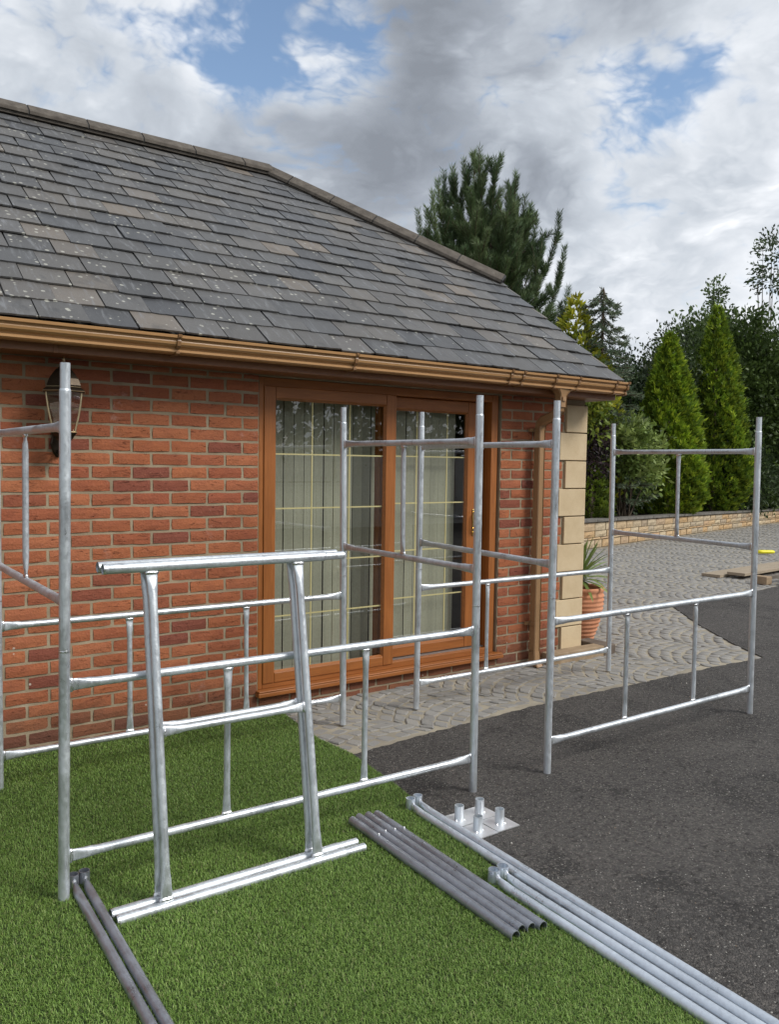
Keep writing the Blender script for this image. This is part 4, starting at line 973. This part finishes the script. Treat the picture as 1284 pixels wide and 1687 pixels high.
m1 = MB(); yc = Vector((14.38, 8.31, .05)); yd = Vector((.87, -.49, 0)); ys_ = Vector((.49, .87, 0))
m1.sections([m1.ring(yc + yd * t, ys_, UP, r_, r_ * .75, 14) for t, r_ in ((-.16, .02), (-.155, .042), (-.09, .048), (.0, .046), (.09, .046), (.14, .042), (.165, .02))], (True, True))
yo = m1.build('yellow_pouch', YELLOW); tag(yo, 'small bright yellow oblong object lying on the far setts', 'pouch')

# ================================================================== retaining wall with planting
rw = empty('retaining_wall', (17, 11.7, 0)); tag(rw, 'low curved retaining wall of rough buff stone with grey coping', 'wall')
def rwp(t):                                                   # plan line of the wall face
    x = 11.6 + t * 13.5; return Vector((x, 10.86 + (x - 13.2) * 0.232 + 0.10 * math.sin(t * 3.0) - 0.06, 0))
def rwh(t): return .56 - .19 * t
m1 = MB(); N = 40
for i in range(N):
    a, b = rwp(i / N), rwp((i + 1) / N); off = Vector((-.22, .975, 0))
    m1.sections([[tuple(p + off * y + UP * z) for y, z in ((.025, -.05), (.25, -.05), (.25, rwh(t) - .05), (.025, rwh(t) - .05))] for p, t in ((a, i / N), (b, (i + 1) / N))], (False, False), 0, False)
core = m1.build('wall_core', mat_concrete('dirty_wall_mortar', [(.10, .08, .055), (.17, .135, .09), (.24, .19, .13)], 8), rw)
tl = 13.5 * 1.03
rows = [0.0, .155, .205, .335, .50]
wstones = []
def wstone(L, H):
    m2 = MB(); nx, nz = 4, 3; V = []; F = []
    for iz in range(nz):
        for ix in range(nx):
            e_ = ix in (0, nx - 1) or iz in (0, nz - 1)
            V.append((-L / 2 + L * ix / (nx - 1) + (random.uniform(-.012, .012) if not e_ else 0), random.uniform(-.004, .002) if e_ else random.uniform(-.028, -.010), -H / 2 + H * iz / (nz - 1)))
    for iz in range(nz - 1):
        for ix in range(nx - 1): a = iz * nx + ix; F.append((a, a + 1, a + nx + 1, a + nx))
    ring = list(range(nx)) + [nx - 1 + nx * i for i in range(1, nz)] + [nx * nz - 1 - i for i in range(1, nx)] + [nx * i for i in range(nz - 2, 0, -1)]
    k = len(V); V += [(V[i][0], .06, V[i][2]) for i in ring]
    for j in range(len(ring)): F.append((ring[(j + 1) % len(ring)], ring[j], k + j, k + (j + 1) % len(ring)))
    m2.add(V, F); return m2.mesh('walling_stone', WSTONE)
for ri in range(4):
    t = 0.0
    while t < 1:
        L = random.uniform(.28, .50) * (1.3 if ri == 1 else 1); tm = t + L / tl / 2; sc = (rwh(tm) - .055) / .505
        z0, z1_ = rows[ri] * sc, rows[ri + 1] * sc; p = rwp(tm); dr = (rwp(tm + .01) - rwp(tm - .01)).normalized()
        o = bpy.data.objects.new('walling_stone', wstone(L - .022, z1_ - z0 - .012)); o.location = p + UP * ((z0 + z1_) / 2) + Vector((-.22, .975, 0)) * random.uniform(-.004, .006)
        o.rotation_euler = (0, 0, math.atan2(dr.y, dr.x)); put(o, core); t += L / tl
for i in range(16):
    a, b = rwp(i / 16 + .0006), rwp((i + 1) / 16 - .0006); off = Vector((-.22, .975, 0)); m1 = MB()
    m1.sections([[tuple(p + off * y + UP * (rwh(t) + z)) for y, z in ((-.045, -.048), (.27, -.048), (.27, 0), (-.045, 0))] for p, t in ((a, i / 16), (b, (i + 1) / 16))], (True, True), 0, False)
    m1.build('coping_stone', COPE, rw, bevel=.006)
bedv = []
m1 = MB()
for i in range(N):
    a, b = rwp(i / N), rwp((i + 1) / N); off = Vector((-.22, .975, 0))
    m1.add([tuple(a + off * .24 + UP * (rwh(i / N) - .07)), tuple(b + off * .24 + UP * (rwh((i + 1) / N) - .07)), tuple(b + off * 9 + UP * .75), tuple(a + off * 9 + UP * .75)], [(0, 1, 2, 3)])
bed = m1.build('planting_bed', SOIL); tag(bed, kind='structure')

# ================================================================== foliage helpers
def unit(a): return a / np.maximum(np.linalg.norm(a, axis=1, keepdims=True), 1e-9)
def leaf_arrays(P, D, L, W, C, roll=None, fold=0.0):
    """one pointed quad per leaf"""
    D = unit(D); rv = rng.normal(size=P.shape) if roll is None else roll
    S = unit(np.cross(D, rv)); L = L[:, None]; W = W[:, None]; U = np.cross(S, D)
    V = np.stack([P, P + D * L * .5 + S * W * .5 + U * W * fold, P + D * L, P + D * L * .5 - S * W * .5 + U * W * fold], 1).reshape(-1, 3)
    F = np.arange(len(V)).reshape(-1, 4); Cc = np.repeat(C, 4, 0)
    return V, F, Cc
def join_arrays(parts):
    V = np.concatenate([p[0] for p in parts]); C = np.concatenate([p[2] for p in parts]); k = 0; F = []
    for p in parts: F.append(p[1] + k); k += len(p[0])
    return V, np.concatenate(F), C
def vary(base, n, amt=.25, hue=.12):
    b = np.array(base); return np.clip(b * rng.uniform(1 - amt, 1 + amt, (n, 1)) * rng.uniform(1 - hue, 1 + hue, (n, 3)), 0, 1)
def limb(mb, pts, r0, r1, n=8):
    pts = [Vector(p) for p in pts]; secs = []
    for i, p in enumerate(pts):
        d = (pts[min(i + 1, len(pts) - 1)] - pts[max(i - 1, 0)]); d, a, b = mb.axes(d); t = i / (len(pts) - 1); r_ = r0 + (r1 - r0) * t
        secs.append(mb.ring(p, a, b, r_, r_, n))
    mb.sections(secs, (True, True))
def broad(name, label, cat, group, base, c, rad, n_cl, per, leaf, width, cols, seed, stems=5, spread=.13, shell=.55, gapf=0.0, droop=0.0, stem_r=.03):
    """shrub or tree crown of leaf clumps spread through an uneven ellipsoid, with trunk and limbs"""
    rg = np.random.default_rng(seed); base = Vector(base); root = empty(name, base); tag(root, label, cat, group)
    u = unit(rg.normal(size=(n_cl, 3))); lob = 1 + .16 * np.sin(u[:, 0] * 5 + seed) * np.cos(u[:, 2] * 4 + seed * 2) + .12 * np.sin(u[:, 1] * 9 + seed * 3) + rg.normal(size=n_cl) * .05
    rr = (shell + (1 - shell) * rg.random(n_cl) ** .6)[:, None] * lob[:, None]
    cc = np.array(c) + u * rr * np.array(rad); cc = cc[cc[:, 2] > base.z + .05]
    outn = unit((cc - np.array(c)) / np.array(rad)); m = len(cc)
    cb = np.array(cols)[rg.integers(0, len(cols), m)] * rg.uniform(.72, 1.25, (m, 1))
    P = np.repeat(cc, per, 0) + rg.normal(size=(m * per, 3)) * spread
    D = np.repeat(outn, per, 0) * .9 + rg.normal(size=(m * per, 3)) * .75 + np.array([0, 0, .25 - droop])
    C = np.clip(np.repeat(cb, per, 0) * rg.uniform(.75, 1.3, (m * per, 1)), 0, 1)
    V, F, Cc = leaf_arrays(P, D, rg.uniform(.7, 1.25, m * per) * leaf, rg.uniform(.75, 1.2, m * per) * width, C, fold=.12)
    np_mesh('crown', V, F, LEAF, root, Cc)
    mb = MB(); mid = Vector(c)
    for s in range(stems):
        tgt = Vector(cc[rg.integers(0, m)]) if m else mid; b0 = base + Vector((rg.normal() * .06, rg.normal() * .06, -.05)); mm = b0.lerp(tgt, .5) + Vector((rg.normal() * .08, rg.normal() * .08, .12))
        limb(mb, [b0, b0.lerp(mm, .5), mm, mm.lerp(tgt, .6), tgt], stem_r, stem_r * .25)
    mb.build('trunk', BARK, root); return root
def cypress(label, base, H, Rm, cols, seed, n_sp=8200, sz=.15, group='golden conical conifers behind the wall'):
    """dense conical conifer clothed in upright fan sprays"""
    rg = np.random.default_rng(seed); base = Vector(base); root = empty('conical_conifer', base); tag(root, label, 'conifer', group)
    t = rg.random(n_sp * 2); prof = np.where(t < .18, .62 + .38 * np.sin(t / .18 * np.pi / 2), 1 - ((t - .18) / .82) ** 1.55)
    keep = rg.random(n_sp * 2) < prof + .06; t = t[keep][:n_sp]; prof = prof[keep][:n_sp]; n = len(t)
    an = rg.random(n) * 2 * np.pi
    lump = 1 + .09 * np.sin(an * 3 + t * 9 + seed) + .10 * np.sin(an * 7 - t * 27) * np.sin(t * 50 + an * 3) + .09 * np.sin(an * 13 + t * 60)
    r_ = Rm * prof * lump * (.80 + .22 * rg.random(n) ** .7) + .02
    o = np.stack([np.cos(an), np.sin(an), np.zeros(n)], 1); P = np.array(base) + o * r_[:, None]; P[:, 2] += t * H
    ax_ = unit(o * .75 + np.array([0, 0, .75]) + rg.normal(size=(n, 3)) * .28)
    cl = np.array(cols)[rg.integers(0, len(cols), n)] * (1 + .30 * np.sin(an * 5 + t * 17 + seed))[:, None] * rg.uniform(.75, 1.25, (n, 1))
    side = unit(np.cross(ax_, rg.normal(size=(n, 3)))); parts = []
    for f, ll in ((-.75, .7), (-.38, .9), (0, 1.1), (.38, .9), (.75, .7)):
        D = ax_ * math.cos(f) + side * math.sin(f) + rg.normal(size=(n, 3)) * .12
        parts.append(leaf_arrays(P, D, sz * ll * rg.uniform(.7, 1.25, n), sz * .26 * np.ones(n), np.clip(cl * rg.uniform(.8, 1.25, (n, 1)), 0, 1)))
    V, F, C = join_arrays(parts); np_mesh('crown', V, F, LEAF, root, C)
    mb = MB(); limb(mb, [base - UP * .05, base + UP * H * .5, base + UP * H * .9], Rm * .12, .01); mb.build('trunk', BARK, root); return root
def needle_tree(name, label, cat, base, shoots, nl, nw, dens, cols, seed, stem_r=.02, tuft=.9, trunk=None, group=None):
    """conifer of bottle-brush shoots: each shoot a curved stem covered in needles"""
    rg = np.random.default_rng(seed); base = Vector(base); root = empty(name, base); tag(root, label, cat, group); parts = []; mb = MB()
    for (p0, p1, p2, clothed) in shoots:
        p0, p1, p2 = (np.array(q, float) for q in (p0, p1, p2)); ts = np.linspace(0, 1, 7)
        pts = [(1 - t) ** 2 * p0 + 2 * t * (1 - t) * p1 + t * t * p2 for t in ts]; limb(mb, pts, stem_r, stem_r * .3, 6)
        L = np.linalg.norm(p2 - p1) + np.linalg.norm(p1 - p0); n = int(dens * L * clothed); t = 1 - clothed * rg.random(n) ** .85
        P = ((1 - t) ** 2)[:, None] * p0 + (2 * t * (1 - t))[:, None] * p1 + (t * t)[:, None] * p2
        T = unit((2 * (1 - t))[:, None] * (p1 - p0) + (2 * t)[:, None] * (p2 - p1)); rv = unit(np.cross(T, rg.normal(size=(n, 3))))
        D = T * tuft + rv * rg.uniform(.6, 1.1, (n, 1)) + np.array([0, 0, .12])
        c = np.array(cols)[rg.integers(0, len(cols))] * rg.uniform(.8, 1.2)
        parts.append(leaf_arrays(P, D, nl * rg.uniform(.7, 1.2, n), nw * np.ones(n), np.clip(c * rg.uniform(.7, 1.35, (n, 1)), 0, 1)))
    V, F, C = join_arrays(parts); np_mesh('crown', V, F, LEAF, root, C)
    if trunk: limb(mb, trunk[0], trunk[1], trunk[2], 10)
    mb.build('trunk', BARK, root); return root

# ================================================================== garden
LIME = [(.26, .36, .03), (.33, .41, .035), (.19, .28, .026), (.12, .20, .022)]
cypress('bright green conical conifer, the nearer and shorter of two behind the wall', (16.95, 12.40, .42), 4.3, .84, LIME, 11)
cypress('taller bright green conical conifer standing behind and right of its twin', (19.95, 13.15, .40), 5.4, .88, [(.21, .30, .027), (.28, .35, .032), (.15, .23, .022), (.10, .17, .02)], 23)
GOLDC = [(.48, .46, .045), (.38, .40, .04), (.22, .27, .03)]
cypress('golden yellow conifer peeping over the roof edge between pine and spruce', (14.05, 12.75, .5), 4.75, 1.15, GOLDC, 31, 2600, .19, None)
cypress('small round lime conifer at the left end of the wall', (13.12, 11.36, .45), 1.15, .42, [(.14, .19, .02), (.10, .15, .018)], 37, 900, .11, None)
broad('laurel_shrub', 'pale green glossy shrub with bare stems behind the low wall', 'shrub', None, (14.45, 11.55, .45), (14.45, 11.45, 1.85), (.82, .62, .75), 120, 24, .15, .070, [(.19, .26, .06), (.25, .32, .09), (.13, .19, .045)], 5, 14, .12, .35, stem_r=.02)
broad('purple_shrub', 'dark purple leaved shrub just right of the house corner', 'shrub', None, (13.2, 11.5, .45), (13.2, 11.5, 1.75), (.38, .38, .75), 90, 26, .10, .045, [(.035, .022, .028), (.05, .03, .034), (.028, .028, .02)], 6, 6, .10)
broad('yellow_green_shrub', 'yellow green big-leaved shrub under the gutter end, right of house corner', 'shrub', None, (13.02, 11.48, .45), (13.02, 11.45, 2.75), (.36, .36, .75), 70, 22, .15, .07, [(.24, .27, .03), (.17, .22, .03), (.12, .17, .025)], 8, 6, .10)
# blue-green spruce
sh = []; rg = np.random.default_rng(5); tb = Vector((14.3, 12.2, .45))
for i in range(120):
    z = .6 + 4.5 * (i / 120) ** .9; an = i * 2.399; r_ = 1.35 * (1 - (z / 5.6)) ** .8 + .12; p0 = (tb.x, tb.y, z + .35); d = Vector((math.cos(an), math.sin(an), 0))
    p2 = Vector((tb.x, tb.y, z)) + d * r_ * rg.uniform(.75, 1.15) + UP * rg.uniform(-.05, .25); p1 = Vector(p0).lerp(p2, .5) - UP * .05; sh.append((p0, p1, p2, .85))
    for s in (-1, 1):
        q = Vector(p1).lerp(p2, .4); e_ = q + (d + Vector((-d.y, d.x, 0)) * s * .9).normalized() * r_ * .35; sh.append((q, q.lerp(e_, .5), e_, .95))
sh.append(((14.3, 12.2, 4.2), (14.3, 12.2, 4.8), (14.28, 12.25, 5.42), .9))
needle_tree('spruce_tree', 'blue grey spruce rising behind the right end of the roof', 'spruce', tb, sh, .085, .017, 190, [(.125, .17, .10), (.16, .205, .13), (.09, .135, .08)], 5, .014, .8, ([tb, tb + UP * 2.5, tb + UP * 4.9], .09, .015))
# pine: upright bottle-brush leaders
TIPS = [(12.87, 14.74, 8.8), (13.17, 15.28, 8.89), (12.77, 15.14, 8.62), (12.85, 15.65, 8.62), (12.7, 15.81, 8.51), (11.9, 15.01, 7.94), (11.74, 15.0, 7.66), (12.48, 16.5, 7.72), (11.94, 15.46, 7.43), (13.16, 14.53, 8.55), (14.62, 15.36, 8.76), (14.08, 14.45, 7.88), (14.71, 14.9, 7.88), (14.32, 14.29, 7.48), (15.0, 14.21, 7.6), (13.98, 13.74, 6.88), (15.2, 14.06, 5.83), (14.13, 15.39, 8.04), (13.17, 15.23, 8.11), (13.21, 15.74, 7.91), (13.6, 15.29, 7.45), (13.24, 14.05, 7.82), (15.29, 14.3, 6.85), (12.77, 15.68, 7.65), (13.32, 14.58, 6.98), (13.39, 13.86, 6.9), (13.41, 15.9, 7.35)]
sh = []; rg = np.random.default_rng(9); tx, ty = 13.35, 14.95
for (x, y, z) in TIPS:
    dr = Vector((x - tx, y - ty, 0)); zb = z - 1.5 - .55 * dr.length; p0 = Vector((tx + dr.x * .12, ty + dr.y * .12, zb)); p1 = Vector((x - dr.x * .08, y - dr.y * .08, zb + .45)); sh.append((p0, p1, (x, y, z), .88))
    for q in range(5):
        t = rg.uniform(.35, .85); c0 = (1 - t) ** 2 * p0 + 2 * t * (1 - t) * p1 + t * t * Vector((x, y, z)); an = rg.uniform(0, 6.28); rr_ = rg.uniform(.10, .24); e_ = c0 + Vector((math.cos(an) * rr_, math.sin(an) * rr_, rg.uniform(.25, .5)))
        sh.append((c0, c0.lerp(e_, .5) + Vector((math.cos(an), math.sin(an), 0)) * .06, e_, .95))
for i in range(210):
    z = rg.uniform(3.2, 7.1); an = rg.uniform(0, 6.28); r_ = (1.95 - .36 * max(0, z - 4.5)) * rg.uniform(.35, 1.0); p0 = Vector((tx, ty, z - .5)); p2 = Vector((tx + math.cos(an) * r_, ty + math.sin(an) * r_, z + rg.uniform(.2, .6))); sh.append((p0, p0.lerp(p2, .7) - UP * .3, p2, .55))
    e_ = p2 + Vector((rg.normal() * .2, rg.normal() * .2, .25)); q = p0.lerp(p2, .75); sh.append((q, q.lerp(e_, .5), e_, .9))
needle_tree('pine_tree', 'tall dark pine with upright brush-like shoots behind the roof', 'pine', (tx, ty, .5), sh, .170, .0110, 560, [(.105, .155, .066), (.13, .185, .08), (.078, .122, .054), (.155, .21, .095)], 9, .022, .95, ([(tx, ty, .4), (tx, ty, 4), (tx - .05, ty, 6.6)], .16, .02))
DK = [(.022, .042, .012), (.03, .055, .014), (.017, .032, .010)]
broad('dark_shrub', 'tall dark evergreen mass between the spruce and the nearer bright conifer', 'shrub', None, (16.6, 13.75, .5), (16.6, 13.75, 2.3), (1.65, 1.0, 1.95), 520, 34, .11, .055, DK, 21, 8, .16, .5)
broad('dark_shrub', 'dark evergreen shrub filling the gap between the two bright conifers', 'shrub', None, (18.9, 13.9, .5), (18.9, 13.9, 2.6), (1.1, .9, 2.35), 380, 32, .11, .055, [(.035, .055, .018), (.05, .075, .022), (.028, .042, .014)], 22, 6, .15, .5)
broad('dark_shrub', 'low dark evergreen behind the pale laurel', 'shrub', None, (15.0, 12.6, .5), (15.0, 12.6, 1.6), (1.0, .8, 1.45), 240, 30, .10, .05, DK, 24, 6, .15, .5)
broad('big_bush', 'very large rounded green bush at the right edge', 'bush', None, (22.7, 14.0, .5), (22.85, 14.0, 2.95), (2.5, 1.7, 2.75), 2100, 38, .135, .075, [(.058, .095, .02), (.08, .125, .028), (.042, .072, .016)], 25, 10, .18, .45)
broad('feathery_shrub', 'low feathery dark shrub under the big bush at the right', 'shrub', None, (21.3, 13.1, .45), (21.3, 13.05, 1.35), (1.25, .6, 1.0), 260, 30, .15, .035, [(.035, .062, .02), (.05, .08, .028)], 26, 6, .14, .4, droop=.3)
broad('dark_shrub', 'dark evergreen at the far right above the low wall', 'shrub', None, (23.6, 13.7, .45), (23.6, 13.6, 1.6), (1.3, .7, 1.35), 260, 30, .11, .05, DK, 29, 6, .15, .5)
broad('leafy_tree', 'light leafy tree showing loose sprigs above the two bright conifers', 'tree', None, (23.6, 16.3, .6), (24.0, 16.4, 4.5), (1.75, 1.3, 1.75), 460, 24, .16, .085, [(.085, .13, .04), (.12, .17, .06), (.06, .095, .028)], 27, 22, .20, .55, stem_r=.05)
broad('leafy_tree', 'thin sprig of leafy tree sticking up left of the big bush', 'tree', None, (24.1, 16.0, .6), (24.12, 15.98, 6.9), (.24, .24, .85), 26, 18, .13, .07, [(.10, .15, .05), (.13, .18, .065)], 28, 3, .10, .2, stem_r=.04)
broad('sparse_tree', 'sparse open-crowned tree against the sky at the right edge', 'tree', None, (25.9, 15.3, .6), (26.0, 15.0, 8.15), (1.0, .9, 1.15), 70, 16, .15, .07, [(.055, .085, .035), (.075, .11, .05), (.045, .065, .03)], 33, 12, .13, .35, stem_r=.022)
# distant belt of trees so that no bare horizon shows
parts = []; rg = np.random.default_rng(44); n = 26000
xx = rg.uniform(8, 46, n); yy = 30 - .28 * (xx - 8) + rg.normal(size=n) * 1.0; hh = 4.6 + 1.1 * np.sin(xx * .7) + .6 * np.sin(xx * 1.9); zz = rg.random(n) ** .8 * hh
cl = np.array([(.035, .06, .018), (.05, .078, .024), (.028, .048, .016)])[rg.integers(0, 3, n)] * (1 + .25 * np.sin(xx * 2.3))[:, None]
V, F, C = leaf_arrays(np.stack([xx, yy, zz], 1), rg.normal(size=(n, 3)) + np.array([-.4, -.5, .4]), rg.uniform(.25, .5, n), rg.uniform(.14, .26, n), np.clip(cl * rg.uniform(.8, 1.2, (n, 1)), 0, 1))
o = np_mesh('distant_trees', V, F, LEAF, None, C); tag(o, 'distant belt of dark green trees beyond the garden', 'trees', kind='stuff')
# hedge behind the photographer, seen only in the door glass
n = 16000; xx = rg.uniform(-3, 20, n); hh = 4.2 + .5 * np.sin(xx * 1.3); zz = rg.random(n) * hh; yy = -9 + rg.normal(size=n) * .5
V, F, C = leaf_arrays(np.stack([xx, yy, zz], 1), rg.normal(size=(n, 3)) + np.array([0, .6, .3]), rg.uniform(.2, .4, n), rg.uniform(.12, .2, n), vary((.03, .05, .016), n))
o = np_mesh('boundary_hedge', V, F, LEAF, None, C); tag(o, 'tall dark hedge seen only mirrored in the patio door glass', 'hedge')

rwall = MB(); rwall.box((2.0, -7.6, -.05), (19.0, -7.4, 1.75)); rwall = rwall.build('reflection_wall', mat_concrete('pale_render', [(.55, .53, .49), (.66, .64, .60), (.72, .70, .66)], 3)); tag(rwall, 'pale wall added out of view for the patio door glass to mirror', 'wall')  # unseen wall, added behind the camera to give the door glass a pale reflection
fen = empty('iron_railing', (7, -6.2, 0)); tag(fen, 'black iron railing seen only mirrored in the patio door', 'railing')
bm_ = MB(); bm_.tube((0, 0, 0), (0, 0, 1.25), .008, n=6); bme = bm_.mesh('railing_bar', IRON)
for i in range(56):
    o = bpy.data.objects.new('railing_bar', bme); o.location = (3.0 + i * .12, -6.2, 0); put(o, fen)
for z in (.12, 1.12):
    m1 = MB(); m1.box((2.95, -6.215, z), (9.7, -6.185, z + .03)); m1.build('railing_rail', IRON, fen)

# ================================================================== loose grit on the tarmac
rg = np.random.default_rng(77); n = 5200; gx = rg.uniform(2.1, 9.0, n); gy = rg.uniform(.8, 5.6, n)
ok = (gy < 3.66) | ((gx > 6.9) & (gy < 3.74 + (gx - 6.5) * 1.25)); ok &= gx > 2.36
gx, gy = gx[ok], gy[ok]; n = len(gx); sz = rg.uniform(.0012, .0036, n) * np.where(rg.random(n) < .06, 1.7, 1.0)
tet = np.array([(1, 0, -.3), (-.4, .9, -.3), (-.6, -.8, -.3), (.1, .05, .8)]); rot = rg.random(n) * 6.28
V = np.zeros((n, 4, 3)); V[:, :, 0] = np.cos(rot)[:, None] * tet[:, 0] - np.sin(rot)[:, None] * tet[:, 1]; V[:, :, 1] = np.sin(rot)[:, None] * tet[:, 0] + np.cos(rot)[:, None] * tet[:, 1]; V[:, :, 2] = tet[:, 2]
V = V * sz[:, None, None] + np.stack([gx, gy, .005 + sz * .2], 1)[:, None, :]; i4 = np.arange(n)[:, None] * 4
F = np.concatenate([i4 + np.array([0, 1, 3]), i4 + np.array([1, 2, 3]), i4 + np.array([2, 0, 3])])
gc = np.array([(.30, .28, .25), (.18, .17, .155), (.42, .40, .36), (.11, .10, .095), (.26, .2, .15)])[rg.integers(0, 5, n)]
o = np_mesh('loose_grit', V.reshape(-1, 3), F, mat_leaf('grit', 0.0, .9), td, np.repeat(gc, 4, 0)); tag(o, kind='stuff')

# ================================================================== artificial grass
GE = [(2.50, 4.62), (2.415, 4.46), (2.36, 3.96), (2.385, 3.66), (2.345, 3.30), (2.312, 3.07), (2.235, 2.65), (2.15, 2.257), (2.095, 1.75), (2.04, 1.36), (1.95, .6), (1.85, -.6)]
turf_poly = GE + [(-2.6, -.6), (-2.6, 4.62)]
turf = poly_sheet('grass_mat', turf_poly, 0.012, TURF_BASE)
ge = np.array(GE)[::-1]
def ge_x(y): return np.interp(y, ge[:, 1], ge[:, 0])
n = 620000
y = 4.60 - (4.60 - .95) * rng.random(n) ** .82; x = rng.uniform(-.35, 2.52, n)
left_lim = np.interp(y, [0.9, 4.6], [.30, .62]) - .12
keep = (x < ge_x(y) - .004) & (x > left_lim) & (y < 4.625); x, y = x[keep], y[keep]
# fewer blades far away, more close by
n = len(x); print('blades', n)
swirl = np.sin(x * 3.1 + y * 1.7) + np.sin(x * 7.3 - y * 5.1 + 1) * .6 + np.sin(x * 15 + y * 13) * .35
an = swirl * 1.1 + rng.normal(size=n) * 2.2 - 1.2
Ln = rng.uniform(.009, .018, n); lean = rng.uniform(.30, 1.35, n); wv = np.stack([-np.sin(an), np.cos(an), np.zeros(n)], 1); dv = np.stack([np.cos(an), np.sin(an), np.zeros(n)], 1)
P = np.stack([x, y, np.full(n, .012)], 1); W_ = rng.uniform(.0007, .0013, n)[:, None]
m_ = P + dv * (Ln * np.sin(lean) * .4)[:, None]; m_[:, 2] += Ln * np.cos(lean * .5) * .55
t_ = P + dv * (Ln * np.sin(lean))[:, None]; t_[:, 2] += Ln * np.cos(lean) * .95
V = np.stack([P - wv * W_, P + wv * W_, m_ + wv * W_ * .85, m_ - wv * W_ * .85, t_], 1).reshape(-1, 3)
idx = np.arange(n) * 5
F4 = np.stack([idx, idx + 1, idx + 2, idx + 3], 1); F3 = np.stack([idx + 3, idx + 2, idx + 4, idx + 4], 1)
pal = np.array([(.155, .262, .048), (.20, .312, .068), (.112, .20, .034), (.275, .365, .11), (.215, .23, .09)])
pc = pal[rng.choice(5, n, p=[.34, .28, .22, .11, .05])] * (1 + .10 * np.sin(x * 2.1 + 1.5 * np.sin(y * 1.4)) * np.cos(y * 2.6))[:, None] * rng.uniform(.8, 1.2, (n, 1))
tri = np.concatenate([F4[:, [0, 1, 2]], F4[:, [0, 2, 3]], F3[:, [0, 1, 2]]])
o = np_mesh('grass_blades', V, tri, TURF, turf, np.repeat(np.clip(pc, 0, 1), 5, 0)); tag(o, kind='stuff')
